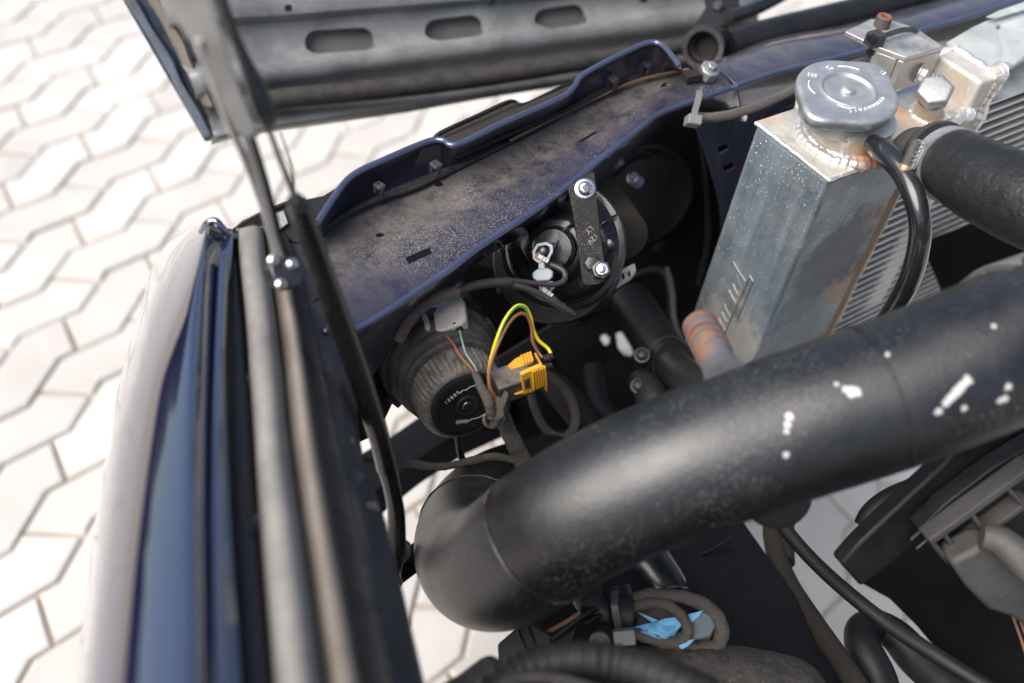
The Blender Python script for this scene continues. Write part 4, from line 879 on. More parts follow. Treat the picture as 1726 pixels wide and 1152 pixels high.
# the corner tail of the tank top (right of the neck)
# bracket block
bz1 = .838
def hzp(L, z): return [Z(x, y, z) for x, y in L]
bk2 = thing('radiator_bracket', Z(1520, 60, bz1), 'folded bright aluminium mounting bracket clamped over the navy cross rail', 'bracket')
top = hzp([(1425, 53), (1468, 32), (1500, 33), (1545, 48), (1591, 79), (1527, 97), (1479, 79)], bz1)
MB().prism(top, Vector((0, 0, -.004))).build('top_plate', M['alu'], bk2, bevel=.0006)
e1, e2 = Z(1527, 97, bz1), Z(1591, 79, bz1); iv = (Z(1479, 79, bz1)-e1).normalized()
dn = Vector((0, 0, -.031))
MB().prism([e1+Vector((0, 0, -.0042)), e2+Vector((0, 0, -.0042)), e2+dn, e1+dn], iv*.0045).build('front_leg', M['alu'], bk2, bevel=.0006)
i1 = Z(1479, 79, bz1)-Vector((0, 0, .0042)); s1 = (e2-e1).normalized()
MB().prism([e1+iv*.006+Vector((0, 0, -.0042)), e1+iv*.0045+dn*.95, i1+Vector((0, 0, -.022)), i1], s1*.003).build('side_leg', M['alu'], bk2, bevel=.0005)
MB().box(Z(1487, 108, .815), s1, iv, Vector((0, 0, 1)), .010, .005, .009).build('clamp_lug', M['alu'], bk2, bevel=.002)
rb = Z(1485, 45, bz1)
MB().lathe(rb, Vector((0, 0, 1)), [(0, .0066), (.0010, .0064), (.0075, .0062), (.0080, .0058)], 10, ref=_R).build('screw_body', M['castalu'], bk2, bevel=.0003)
MB().lathe(rb, Vector((0, 0, 1)), [(.0078, .0058), (.0088, .0058), (.0092, .0050), (.0090, .0032), (.0070, .0026)], 24).build('rusty_socket', M['rustcap'], bk2, bevel=.0003)
wf = (e1+e2)/2+dn*.62-iv*.0002
MB().lathe(wf+s1*.004, -iv, [(0, .0085), (.0008, .0085), (.0012, .0070)], 28).build('washer', M['steeldull'], bk2)
MB().lathe(wf+s1*.004, -iv, [(0, .0055), (.006, .0055), (.0065, .0045)], 6).build('nut', M['alu'], bk2, bevel=.0005)
# big bleed bolt
bb = thing('bleed_bolt', Z(1565, 190, h0), 'big hexagonal zinc bolt standing on a boss on the stained tank top', 'bolt')
bt = Z(1562, 196, h0); tp = Z(1577, 150, .832); bax = (tp-bt).normalized(); LB = (tp-bt).length
MB().lathe(bt, bax, [(0, .0135), (.003, .0120), (.006, .0105), (LB*.62, .0100), (LB*.66, .0094)], 32).build('boss', M['tanktop'], bb)
weld('boss_weld', lambda t: bt+Vector((math.cos(t*6.3), math.sin(t*6.3), 0))*.0128+Vector((0, 0, .0005)), None, .0034, 18, parent=bb)
MB().lathe(bt+bax*LB*.64, bax, [(0, .0080), (.003, .0115), (.0045, .0118), (.0050, .0105)], 32).build('gasket', M['rubberdk'], bb)
MB().lathe(bt+bax*(LB*.64+.004), bax, [(0, .0128), (.001, .0137), (.0085, .0137), (.0100, .0120), (.0102, .0100)], 6, ref=_R).build('hex_head', M['steeldull'], bb, bevel=.0007)
HPn = Plane(bt+bax*(LB*.64+.0143), bt+bax*(LB*.64+.0143)+bax.orthogonal(), bt+bax*(LB*.64+.0143)+bax.cross(bax.orthogonal()))
text('lettering', '8.8', HPn, 1576, 127, (10, 2), 9, M['steel'], bb, depth=.0002)
for i in range(5):
    a = i*.5-1.2; q = bt+bax*(LB*.62)+(_R*math.sin(a)-_F*math.cos(a)*.7)*.0102
    MB().tube([q+Vector((0, 0, .001)), q+Vector((0, 0, -.002-.002*(i % 3)))+_R*.0004*i], [.0011, .0005], 8).build('sealant_run', M['blackplast'], bb)
# core with tubes and fins
cf = -.016; cbk = -.060; ca0 = am+.027 - .0; 
mbf = MB(); a = A0+.004
while a < .62:
    t0 = .792 if a > am+.02 else .70
    w_ = .0006
    mbf.add([RP(a, cf-.001, .34), RP(a+w_, cf-.001, .34), RP(a+w_, cf-.001, t0), RP(a, cf-.001, t0), RP(a+.0006, cf-.030, .34), RP(a+.0006+w_, cf-.030, .34), RP(a+.0006+w_, cf-.030, t0), RP(a+.0006, cf-.030, t0)], [(0, 1, 2, 3), (1, 5, 6, 2), (0, 4, 7, 3), (3, 2, 6, 7)]); a += .0023
o = mbf.build('cooling_fins', M['corefin'], rad, smooth=0); tag(o, kind='stuff')
z = .352; k = 0
first = None
while z < .80:
    mb = MB().box(RP((A0+.62)/2, (cf+cbk)/2+.001, z), U, Nn, Vector((0, 0, 1)), (.62-A0)/2, (cf-cbk)/2+.0012, .0012)
    if first is None:
        first = mb.build('water_tube', M['coretube'], rad, bevel=.0006); zf = z
    else:
        c = first.copy(); COL.objects.link(c); c.parent = rad; c.location = Vector((0, 0, z-zf))
    z += .0095
MB().box(RP(.36, (cf+cbk)/2-.01, .56), U, Nn, Vector((0, 0, 1)), .265, .010, .225).build('core_backing', M['darkcav'], rad)
MB().box(RP(A0+.009, -.013, .57), U, Nn, Vector((0, 0, 1)), .0095, .008, .215).build('header_strip', mat('stained_header', (.30, .20, .13), .6, metal=.3, dust=.5, dustcol=(.36, .20, .11), dscale=25, up=False, bump=.5), rad, bevel=.001)
weld('header_weld', RP(A0+.018, -.007, .78), RP(A0+.018, -.007, .40), .0030, 110, m='tanktop')
# stamped logo-like ridges on the tank wall
LPn = Plane(RP(0, -.0, .5)-U*.0006, RP(0, -.05, .5)-U*.0006, RP(0, -.02, .7)-U*.0006)
for x0, y0, x1, y1 in ((1236, 442, 1257, 475), (1242, 464, 1250, 486), (1236, 479, 1244, 497), (1229, 489, 1240, 511), (1221, 512, 1231, 535), (1217, 526, 1225, 543), (1211, 536, 1222, 557), (1207, 549, 1218, 568), (1269, 475, 1244, 536), (1264, 465, 1270, 475), (1264, 465, 1219, 568), (1230, 445, 1236, 442)):
    MB().tube([LPn(x0, y0), LPn((x0+x1)/2, (y0+y1)/2, .0003), LPn(x1, y1)], .0005, 8).build('embossed_stroke', M['steeldull'], rad)
# shroud sheet
sh = thing('fan_shroud', Z(1680, 80, .82), 'pale sheet aluminium shroud plate with a small hole beside the ridged header weld', 'shroud')
SHP = Plane(Z(1600, 75, .822), Z(1726, 30, .825), Z(1690, 125, .815))
shp = plate('top_sheet', SHP, [(1596, 72), (1640, 46), (1662, 36), (1740, 14), (1800, 0), (1800, 80), (1726, 100), (1686, 127)], M['shroud'], sh, th=.0016)
cut(shp, [cutter(SHP, ellipse(1683, 46, 5.5, 4, -40), .01, .01), cutter(SHP, ellipse(1690, 82, 1.4, 1.4), .01, .01), cutter(SHP, ellipse(1688, 115, 1.4, 1.4), .01, .01)])
plate('upturned_lip', SHP, [(1656, 38), (1676, 28), (1740, 6), (1800, -14), (1800, 4), (1740, 20), (1672, 40)], M['shroud'], sh, th=.0014, off=.006)
MB().prism([SHP(1684, 128, .001), SHP(1728, 100, .001), SHP(1800, 78, .001), SHP(1800, 72, .001), SHP(1726, 94, .001)], -SHP.n*.004).build('folded_edge', M['alu'], sh, bevel=.0005)

# filler cap
CAPZ = .842
cc = Z(1429, 153, CAPZ); 
# long axis of the lobes: lower left to upper right in the picture
ld = (Z(1500, 108, CAPZ)-Z(1358, 202, CAPZ)); ld.z = 0; ld.normalize()
up = (Vector((0, 0, 1))+(CP-cc).normalized()*.10).normalized()
Rc = (Z(1514, 158, CAPZ)-Z(1343, 158, CAPZ)).length/2*.93
def lobe(a, i):
    if i >= 9: return 1
    q = max(0, abs(math.cos(a)))**15
    return 1+.27*q
cap = MB().lathe(cc, up, [(-.0075, Rc*.93), (-.0080, Rc*.975), (-.005, Rc), (-.002, Rc), (-.0005, Rc*.985), (.0006, Rc*.95), (.0008, Rc*.90), (.0005, Rc*.80), (.0005, Rc*.62), (.0008, Rc*.56), (.0016, Rc*.53), (.0012, Rc*.50), (-.0004, Rc*.47), (-.0006, Rc*.10)], 192, lobe, ref=ld).build('radiator_cap', mat('cap_steel', (.46, .465, .48), .36, metal=.75, dust=.22, dustcol=(.20, .20, .20), bump=.08, bscale=600, var=.12, vscale=90, scratch=.25), rad, smooth=50)
MB().lathe(cc, up, [(-.0006, .0052), (.0010, .0050), (.0022, .0040), (.0026, .0020)], 24).build('rivet', M['alu'], cap)
MB().lathe(cc, up, [(-.024, rn*.98), (-.0105, rn*1.02), (-.009, Rc*.9)], 40).build('inner_cup', M['neckm'], cap)
CPn = Plane(cc+up*.0008, cc+up*.0008+up.orthogonal(), cc+up*.0008+up.cross(up.orthogonal()))
et = mat('bright_stamping', (.85, .85, .86), .45, metal=.2, up=False, bump=0)
text('lettering', 'E22', CPn, 1369, 127, (10, 2), 11, et, cap, off=.0002)
text('lettering', 'LT', CPn, 1398, 115, (8, 6), 11, et, cap, off=.0002)
text('lettering', '13', CPn, 1488, 123, (10, 6), 11, et, cap, off=.0002)
for i, ch in enumerate('OPEN/TURN'):
    t = i/8; a = math.radians(85-62*t); text('lettering', 'I/VAVMUAV'[i], CPn, 1428+66*math.cos(a), 153+33*math.sin(a)*1.06, (10*math.sin(a)+2, -8*math.cos(a)), 10, et, cap, off=.0002)
for L in ([(1364, 136), (1363, 144), (1367, 152), (1374, 158)], [(1412, 177), (1422, 181), (1434, 183), (1442, 182)], [(1412, 112), (1430, 113), (1448, 118)]):
    MB().tube([CPn(x, y, .0001) for x, y in cr(L, 4)], .0004, 6).build('stamped_arc', et, cap)

# zip ties and braided hose along the rail
BH = [(1176, 196, .765, 6), (1200, 198, .765, 7), (1235, 193, .77, 7.5), (1275, 180, .775, 7.5), (1315, 163, .78, 7), (1350, 146, .785, 6.5), (1400, 122, .79, 6), (1440, 108, .79, 6), (1476, 96, .79, 6), (1492, 84, .795, 5)]
bh = thing('braided_cable', P(1275, 180, .775), 'black braided cable strung along the cross rail behind the filler cap', 'cable')
tubepx('core', [(a, b_, d, r*.86) for a, b_, d, r in BH], M['rubberdk'], bh, seg=14, n=8)
braid('braid', BH, M['wire_grey'], bh, turns=90, lr=.00035, nst=7)
z1 = thing('zip_tie', P(1172, 185, .76), 'faded grey zip tie holding the braided cable to the left part of the rail', 'zip tie', 'zip ties round the cable on the cross rail')
zp = Plane(P(1168, 205, .752), P(1178, 160, .762), P(1184, 208, .756))
MB().box(P(1168, 204, .750), (P(1180, 206, .750)-P(1168, 204, .750)).normalized(), zp.n, (P(1168, 204, .750)-P(1166, 216, .750)).normalized(), .0052, .0035, .0038).build('head', M['tiegrey'], z1, bevel=.0007)
bar('strap', [(1178, 152, .768, 5), (1179, 158, .762, 5.5), (1176, 172, .757, 5.5), (1172, 186, .752, 5.5), (1170, 198, .750, 5.5)], M['tiegrey'], z1, .0012)
z2 = thing('zip_tie', P(1490, 65, .8), 'black zip tie strapped across the aluminium bracket beside the rusty screw', 'zip tie', 'zip ties round the cable on the cross rail')
dd = DZ(1480, 68, .845)
hxv = (Z(1490, 60, .845)-Z(1466, 66, .845)).normalized()
MB().box(Z(1475, 66, .843), hxv, Vector((0, 0, 1)), hxv.cross(Vector((0, 0, 1))), .0062, .0050, .0052).build('head', M['tie'], z2, bevel=.0008)
MB().box(Z(1471, 66, .8465), hxv, Vector((0, 0, 1)), hxv.cross(Vector((0, 0, 1))), .0030, .0020, .0030).build('pawl', M['rubberdk'], z2)
sp_ = [(1482, 64, .8425), (1500, 57, .8440), (1520, 51, .8445), (1537, 50, .8430), (1548, 54, .838), (1552, 58, .825)]
bar('strap', [(x, y, DZ(x, y, h), 4.5) for x, y, h in sp_], M['tie'], z2, .0012)
bar('tail', [(1473, 74, DZ(1473, 74, .840), 5), (1469, 84, DZ(1469, 84, .832), 5), (1463, 92, DZ(1463, 92, .822), 4.5)], M['tie'], z2, .0012)

# overflow hose and top hose
ofh = thing('overflow_hose', P(1545, 380, .66), 'glossy thin black overflow hose arching down from the filler neck', 'hose')
tubepx('hose', [(1472, 243, .700, 17), (1484, 252, .690, 19.5), (1502, 268, .680, 20), (1520, 290, .672, 18.5), (1540, 330, .664, 18.5), (1551, 380, .665, 18.5), (1546, 430, .675, 18.5), (1532, 475, .69, 18), (1512, 512, .71, 17), (1490, 545, .73, 16)], mat('gloss_black_hose', (.010, .011, .014), .22, coat=.6, dust=.06, bump=.05, spk=.3, spkcol=(.2, .2, .2)), ofh, seg=24, n=10)
tubepx('spigot', [(1450, 236, .715, 9), (1462, 240, .708, 9.5), (1474, 244, .70, 9.5)], M['neckm'], ofh, seg=16)
th = thing('top_hose', P(1650, 300, .60), 'fat textured black radiator hose with a metal clamp, upper right', 'hose')
ridg = mat('textured_black_hose', (.009, .009, .010), .36, dust=.10, dustcol=(.07, .065, .06), bump=1, bscale=160, bdist=.003, spk=.4, spkcol=(.14, .13, .12), spkscale=500, up=False)
tubepx('hose', [(1576, 260, .690, 54), (1598, 272, .672, 58), (1622, 286, .655, 62), (1652, 303, .64, 68), (1700, 326, .62, 72), (1760, 352, .60, 76), (1850, 385, .58, 80)], ridg, th, seg=48, n=10, wob=.02)
tubepx('end_lip', [(1568, 258, .694, 50), (1576, 263, .688, 60), (1582, 266, .684, 60)], M['rubber'], th, seg=40)
cc0, cc1 = P(1592, 272, .675), P(1616, 285, .658); cax = (cc1-cc0).normalized(); rcl = 60*.667/FPX
MB().lathe(cc0, cax, [(.002, rcl*.99), (.002, rcl*1.035), (.0032, rcl*1.03), (.0110, rcl*1.045), (.0122, rcl*1.06), (.0122, rcl*1.0)], 56).build('clamp_band', M['steeldull'], th, smooth=30)
csu = (P(1585, 250, .63)-P(1600, 275, .665)); csu = (CP-cc0).normalized()*.75+_R*-.62+_D*-.1; csu = (csu-cax*csu.dot(cax)).normalized(); cst = cax.cross(csu)
pc_ = cc0+cax*.006+csu*(rcl*1.08)
MB().box(pc_, cax, csu, cst, .0050, .0016, .0095).build('clamp_saddle', M['steeldull'], th, bevel=.0006)
MB().tube([pc_+csu*.003-cst*.009, pc_+csu*.003+cst*.008], .0036, 14).build('clamp_worm', M['castalu'], th)
MB().lathe(pc_+csu*.003+cst*.008, cst, [(0, .0046), (.0025, .0050), (.0040, .0048), (.0045, .0036)], 20).build('clamp_screw', mat('brass_screw', (.45, .30, .18), .4, metal=.7, dust=.2, bump=.1), th)
for q in range(5): MB().box(pc_+csu*.0020+cst*(-.008+.003*q), cax, csu, cst, .0052, .0008, .0007).build('clamp_slot', M['steeldull'], th)
MB().tube([P(1540, 262, .72), P(1580, 278, .69)], .0205, 32).build('spigot', M['castalu'], th)

# ------------------------------------------------------------------ big intake pipe
ip_pts = [(1900, 505, .536, 134), (1800, 545, .533, 132), (1650, 606, .530, 130), (1500, 664, .529, 128), (1350, 714, .530, 126), (1200, 765, .534, 124), (1080, 812, .540, 122), (990, 856, .550, 120), (930, 892, .562, 118), (886, 924, .577, 115), (850, 948, .596, 111), (818, 952, .622, 107), (800, 932, .655, 102), (800, 900, .692, 97), (818, 868, .730, 92), (850, 842, .77, 88), (900, 820, .83, 82), (960, 800, .90, 76)]
_ipc = [(P(a, b_, d), q*d/FPX) for a, b_, d, q in cr(ip_pts[:11], 24)]
def pp(x, y): # where the sight line of a photo pixel meets the pipe
    v = ray(x, y).normalized(); best = 9
    for c_, R_ in _ipc:
        q = c_-CP; t = q.dot(v); h2 = R_*R_-(q.length_squared-t*t)
        if h2 > 0: best = min(best, t-math.sqrt(h2))
    return CP+v*best
W_ = (.58, .56, .53)
chips_ = [(1612, 662, .0042), (1624, 648, .0042), (1600, 674, .0038), (1434, 664, .0034), (1446, 662, .0032), (1438, 660, .0052), (1425, 657, .003), (1330, 703, .0036), (1327, 716, .003), (1326, 728, .0024), (1630, 640, .0044), (1618, 656, .0040), (1606, 668, .0042), (1594, 680, .0036), (1582, 694, .0034), (1700, 652, .0034), (1695, 672, .0034), (1686, 676, .003), (1675, 550, .0022), (1496, 598, .0022), (1325, 767, .0026), (1410, 648, .002), (1625, 688, .003)]
chips = [(x, y, r*.62) for x, y, r in chips_]
ipm = mat('intake_black', (.004, .0045, .006), .36, coat=0, spec=.85, dust=.14, dustcol=(.06, .056, .052), dscale=14, spk=.85, spkcol=(.17, .16, .15), spkscale=560, bump=.3, bscale=420, var=.5, vscale=14, up=True,
          spots=[(pp(x, y), r, W_, .85) for x, y, r in chips])
ip = thing('intake_pipe', P(1200, 765, .53), 'thick matt black metal intake pipe with white paint chips, bending down at its left end', 'pipe')
c = cr(ip_pts, 12)
MB().tube([P(a, b_, d) for a, b_, d, r in c], [r*d/FPX for a, b_, d, r in c], 72).build('pipe', ipm, ip, smooth=80)
def ring_on(i0, w_, r_, m, name, parent, a0=0, a1=6.2832, n_=40, wob=.0003):
    a, b_, d, r = c[i0]; p = P(a, b_, d); t = (P(*c[i0+1][:3])-P(*c[i0-1][:3])).normalized()
    t = (t+w_).normalized(); u = (CP-p); u = (u-t*u.dot(t)).normalized(); v = t.cross(u); R = r*d/FPX
    pts = [p+(u*math.cos(q)+v*math.sin(q))*(R+random.uniform(0, wob)) + t*random.uniform(-wob, wob)*1.5 for q in [a0+(a1-a0)*k/n_ for k in range(n_+1)]]
    return MB().tube(pts, [r_*random.uniform(.6, 1.2) for _ in pts], 8).build(name, m, parent)
wr = mat('weld_seam_rusty', (.06, .05, .045), .6, dust=.7, dustcol=(.30, .13, .04), dscale=120, up=False, bump=.4)
ring_on(100, Vector((0, 0, 0)), .0010, ipm, 'weld_seam', ip)
ring_on(101, Vector((0, 0, 0)), .0006, wr, 'weld_rust', ip, 1.0, 1.75, 14)
ring_on(101, Vector((0, 0, 0)), .0006, wr, 'weld_rust', ip, -1.75, -.95, 14)
ring_on(158, Vector((0, 0, 0)), .0011, ipm, 'weld_seam', ip)
ring_on(158, Vector((0, 0, 0)), .0008, wr, 'weld_rust', ip, -.8, .5, 16)
ring_on(38, Vector((0, 0, 0)), .0010, ipm, 'bend_seam', ip, -1.2, 1.7, 30)
RC_ = .0433; ca = (P(1880, 513, .575)-P(1650, 606, .530)).normalized(); pk = P(1700, 586, .533)
MB().lathe(pk, ca, [(0, .0410), (.0005, .0437), (.006, .0443), (.0075, .0430)], 56).build('collar_lip', M['castalu'], ip)
MB().lathe(pk, ca, [(.006, .0420), (.0065, .0450), (.12, .0455)], 56).build('grey_sleeve', mat('grey_sleeve', (.20, .20, .19), .45, metal=.5, dust=.3, dustcol=(.25, .24, .22), bump=.1), ip)
# rusty stub welded on the pipe
tubepx('stub', [(1226, 640, .530, 40), (1214, 620, .540, 31), (1200, 590, .553, 30), (1186, 562, .566, 29), (1181, 552, .571, 29)], mat('stub_rust', (.13, .14, .155), .55, metal=.3, dust=.2, dustcol=(.17, .10, .07), dscale=55, up=False, bump=.7, bscale=260,
       spots=[(P(1180, 590, .545), .008, (.24, .10, .04), .6), (P(1190, 568, .55), .005, (.28, .15, .07), .6), (P(1165, 565, .56), .007, (.22, .07, .035), .8)]), ip, seg=28)
MB().lathe(P(1181, 552, .571), (P(1181, 552, .571)-P(1200, 590, .553)).normalized(), [(-.002, .0102), (.0022, .0102), (.0024, .0075), (-.001, .0070)], 28).build('stub_mouth', M['rust'], ip)
for i in range(4):
    q = P(1204-5.5*i, 598-11*i, .550+.004*i); ax_ = (P(1186, 562, .566)-P(1214, 620, .54)).normalized()
    MB().lathe(q, ax_, [(-.0006, .0098), (0, .0105), (.0006, .0098)], 28).build('thread_ridge', M['rust'], ip)

# ------------------------------------------------------------------ lower bay
wp_ = thing('coolant_elbow', P(1110, 580, .82), 'matt black coolant elbow with collar and two small screws below the radiator', 'pipe fitting')
tubepx('body', [(1062, 505, .90, 34), (1088, 548, .87, 37), (1112, 586, .84, 38), (1135, 612, .81, 38)], M['blackplast'], wp_, seg=32)
tubepx('neck', [(1120, 598, .83, 30), (1145, 628, .79, 32), (1175, 650, .76, 32), (1205, 672, .74, 30)], M['blackplast'], wp_, seg=32)
tubepx('lower_body', [(1078, 640, .82, 22), (1100, 670, .80, 30), (1110, 720, .79, 34)], M['blackplast'], wp_, seg=24)
axr = (P(1135, 612, .81)-P(1088, 548, .87)).normalized()
MB().lathe(P(1124, 602, .825), axr, [(0, .0190), (.001, .0200), (.004, .0200), (.005, .0190)], 36).build('collar', M['rubber'], wp_)
for x, y in ((1082, 590), (1138, 646), (1076, 642)):
    MB().lathe(P(x, y+10, .80), (P(x, y, .785)-P(x, y+10, .80)), [(-.006, .0062), (.0, .0066), (.002, .0066), (.0022, .0045), (.006, .0042), (.0068, .0030)], 16).build('screw', M['blackplast'], wp_)
tubepx('thin_bay_hose', [(1124, 452, .88, 5), (1132, 490, .87, 6), (1136, 540, .86, 6), (1150, 580, .85, 6), (1160, 600, .84, 6)], M['rubber'], seg=12, label='thin dusty black hose dropping beside the radiator tank to the coolant elbow', cat='hose')
tubepx('brown_cable_loop', [(880, 640, .84, 7), (900, 625, .84, 7), (935, 640, .85, 7.5), (962, 672, .86, 8), (970, 712, .86, 8), (952, 738, .86, 8), (922, 726, .86, 7.5), (902, 690, .86, 7), (894, 660, .86, 7)], M['wrap'], seg=14, label='dirty brown cable loop hanging in the dark behind the yellow plug', cat='cable')
bb_ = thing('bumper_beam', P(700, 770, .92), 'dark beam crossing low behind the gas strut, under the headlight', 'beam')
BB = Plane(P(600, 800, .92), P(770, 700, .98), P(640, 740, .96))
plate('beam_face', BB, [(560, 800), (600, 770), (660, 735), (740, 680), (800, 640), (860, 640), (860, 690), (775, 728), (700, 776), (640, 822), (600, 850), (560, 880)], M['darknavy'], bb_, th=.03)
ut = thing('shade_tray', Z(980, 560, .42), 'near-black undertray floor with small holes letting the paving shine through', 'panel')
UT = Plane(Z(800, 600, .43), Z(1100, 600, .43), Z(900, 400, .43))  # dark sheet added to stop light and blacken the depth of the bay
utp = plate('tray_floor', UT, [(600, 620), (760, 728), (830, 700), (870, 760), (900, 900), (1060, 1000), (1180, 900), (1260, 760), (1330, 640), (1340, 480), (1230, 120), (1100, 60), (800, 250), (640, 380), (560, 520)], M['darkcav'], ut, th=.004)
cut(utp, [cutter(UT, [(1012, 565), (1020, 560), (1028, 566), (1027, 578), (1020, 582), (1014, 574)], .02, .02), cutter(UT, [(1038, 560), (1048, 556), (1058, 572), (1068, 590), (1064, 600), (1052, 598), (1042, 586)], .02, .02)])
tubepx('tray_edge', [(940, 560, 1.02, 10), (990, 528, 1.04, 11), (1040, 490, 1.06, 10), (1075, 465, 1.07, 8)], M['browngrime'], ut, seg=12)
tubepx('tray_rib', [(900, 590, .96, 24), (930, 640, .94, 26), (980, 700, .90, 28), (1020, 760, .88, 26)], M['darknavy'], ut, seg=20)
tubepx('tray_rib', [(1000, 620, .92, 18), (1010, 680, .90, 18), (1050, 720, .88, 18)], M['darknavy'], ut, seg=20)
wl_ = thing('bay_shade_wall', P(850, 560, .9), 'near-black panel added behind the headlight and plug to darken the bay', 'panel')
SW = Plane(P(700, 560, .86), P(960, 520, .92), P(820, 740, .92))  # dark sheet added to close off the light behind the headlight
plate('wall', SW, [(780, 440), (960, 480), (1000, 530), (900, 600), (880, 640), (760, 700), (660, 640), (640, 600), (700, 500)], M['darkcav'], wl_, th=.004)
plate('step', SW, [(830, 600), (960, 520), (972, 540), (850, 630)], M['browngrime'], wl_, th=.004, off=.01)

# crossmember, rail, hose and belt side at lower right
cm = thing('crossmember', P(1250, 1020, .72), 'speckled dark blue-black crossmember panel with a rust-edged rail, lower right', 'crossmember')
CM = Plane(P(1050, 960, .70), P(1250, 900, .80), P(1300, 1120, .70))
plate('panel', CM, [(1000, 960), (1130, 915), (1252, 876), (1290, 930), (1340, 1000), (1395, 1070), (1450, 1152), (1500, 1240), (900, 1240), (960, 1100)], M['darknavy'], cm, th=.004, bevel=.002)
tubepx('rail', [(1300, 880, .83, 14), (1308, 930, .81, 16), (1330, 985, .79, 17), (1372, 1050, .76, 18), (1410, 1105, .73, 19), (1450, 1165, .70, 20), (1490, 1230, .68, 20)], M['browngrime'], cm, seg=16)
tubepx('rail_post', [(1316, 850, .84, 26), (1312, 900, .83, 26), (1318, 950, .81, 22)], M['browngrime'], cm, seg=16)
tubepx('pressed_edge', [(1140, 948, .745, 3), (1190, 932, .757, 3), (1232, 908, .77, 3)], M['blackpaint'], cm, seg=8)
tubepx('blue_joint', [(1052, 1010, .70, 3), (1030, 975, .71, 4), (1045, 955, .72, 4)], M['navy'], cm, seg=8)
plate('lower_flange', CM, [(1230, 1050), (1330, 1096), (1460, 1150), (1500, 1240), (1200, 1240), (1180, 1100)], M['darknavy'], cm, th=.003, off=.006)
cyl = thing('steering_damper', P(1120, 960, .66), 'black satin cylinder showing just below the intake pipe', 'cylinder')
tubepx('cylinder', [(1070, 925, .72, 44), (1100, 968, .715, 45), (1118, 994, .712, 44), (1122, 1002, .711, 38)], M['blackpaint'], cyl, seg=36)
ph = thing('pulley_ring', P(1318, 850, .58), 'grooved black rubber ring clamped under the intake pipe', 'ring')
PRa = (P(1318, 860, .56)-P(1300, 800, .62)).normalized()
MB().lathe(P(1306, 826, .59), PRa, [(-.02, .018), (-.012, .0196), (.002, .0196), (.0035, .0204), (.006, .0204), (.0068, .0190), (.0080, .0190), (.0088, .0204), (.0110, .0200), (.012, .016)], 44).build('ribbed_ring', M['rubberdk'], ph, smooth=30)
tubepx('brake_line', [(1296, 850, .74, 12), (1322, 890, .73, 12), (1370, 945, .71, 12), (1430, 1000, .69, 12.5), (1500, 1055, .67, 13), (1570, 1100, .65, 13.5), (1650, 1150, .63, 14), (1720, 1190, .61, 14)], M['rubberdk'], seg=18, label='thin black hose running diagonally down to the lower right corner', cat='hose')
tubepx('lower_hose', [(1500, 1240, .72, 34), (1480, 1150, .74, 33), (1456, 1095, .75, 30), (1452, 1062, .77, 26), (1476, 1052, .79, 24), (1510, 1072, .79, 28), (1545, 1110, .78, 32), (1600, 1160, .76, 34), (1660, 1220, .74, 34)], M['rubberdk'], seg=24, label='thick black rubber hose curving at the bottom right', cat='hose')
# engine front: belt cover and alternator
en = thing('belt_guard', P(1600, 900, .60), 'black engine front cover and belt guard at the right edge', 'engine')
EN = Plane(P(1440, 960, .62), P(1740, 700, .60), P(1560, 1060, .66))
plate('belt_cover', EN, [(1418, 952), (1450, 915), (1500, 868), (1560, 812), (1590, 785), (1608, 762), (1730, 720), (1820, 700), (1820, 760), (1700, 800), (1600, 880), (1530, 930), (1452, 990)], M['rubberdk'], en, th=.012, bevel=.002)
tubepx('hub', [(1456, 890, .70, 18), (1472, 868, .70, 22), (1505, 845, .70, 24), (1560, 820, .70, 22)], M['blackplast'], en, seg=20)
tubepx('pulley_rim', [(1562, 866, .615, 14), (1610, 826, .612, 20), (1670, 786, .61, 26), (1740, 752, .608, 30), (1820, 724, .606, 30)], M['blackplast'], en, seg=24)
tubepx('belt_edge', [(1545, 925, .598, 3), (1590, 888, .596, 3.5), (1650, 846, .594, 3.5), (1740, 796, .59, 3)], M['blackplast'], en, seg=8)
tubepx('belt', [(1535, 910, .60, 4), (1570, 880, .598, 5), (1600, 856, .595, 5), (1660, 812, .592, 4), (1740, 758, .588, 4)], M['blackplast'], en, seg=10)
EN2 = Plane(P(1500, 1000, .82), P(1740, 900, .80), P(1600, 1200, .80))
plate('block', EN2, [(1455, 985), (1480, 950), (1560, 890), (1680, 800), (1850, 720), (1850, 1300), (1640, 1300), (1600, 1120), (1550, 1060), (1500, 1010)], M['darkcav'], en, th=.02)
0 and tubepx('lower_pulley', [(1530, 1000, .70, 40), (1580, 1060, .69, 46), (1620, 1110, .69, 50)], M['rubberdk'], en, seg=24)
al = thing('alternator', P(1680, 940, .60), 'grimy finned aluminium alternator housing at the right edge', 'alternator')
AL = Plane(P(1570, 910, .585), P(1740, 800, .58), P(1640, 1020, .62))
vn = -AL.n
plate('front_face', AL, [(1572, 918), (1620, 872), (1700, 812), (1820, 740), (1820, 1120), (1700, 1030), (1664, 1022), (1628, 985), (1590, 935)], M['blackplast'], al, th=.012, off=-.014)
def albar(x0, y0, x1, y1, w_, off=0, m='castalu', name='fin', th=.012):
    l = math.hypot(x1-x0, y1-y0); nx, ny = -(y1-y0)/l*w_/2, (x1-x0)/l*w_/2
    plate(name, AL, [(x0+nx, y0+ny), (x1+nx, y1+ny), (x1-nx, y1-ny), (x0-nx, y0-ny)], M[m], al, th=th, off=off)
albar(1566, 912, 1740, 786, 10, .002, name='rim_bar'); albar(1600, 948, 1740, 846, 8, 0, name='rim_bar')
for x0, y0, x1, y1 in ((1574, 916, 1600, 948), (1592, 900, 1618, 936), (1640, 868, 1664, 902), (1700, 824, 1730, 858)): albar(x0, y0, x1, y1, 7)
mbp = Plane(P(1620, 960, .585), P(1726, 900, .575), P(1660, 1030, .60))
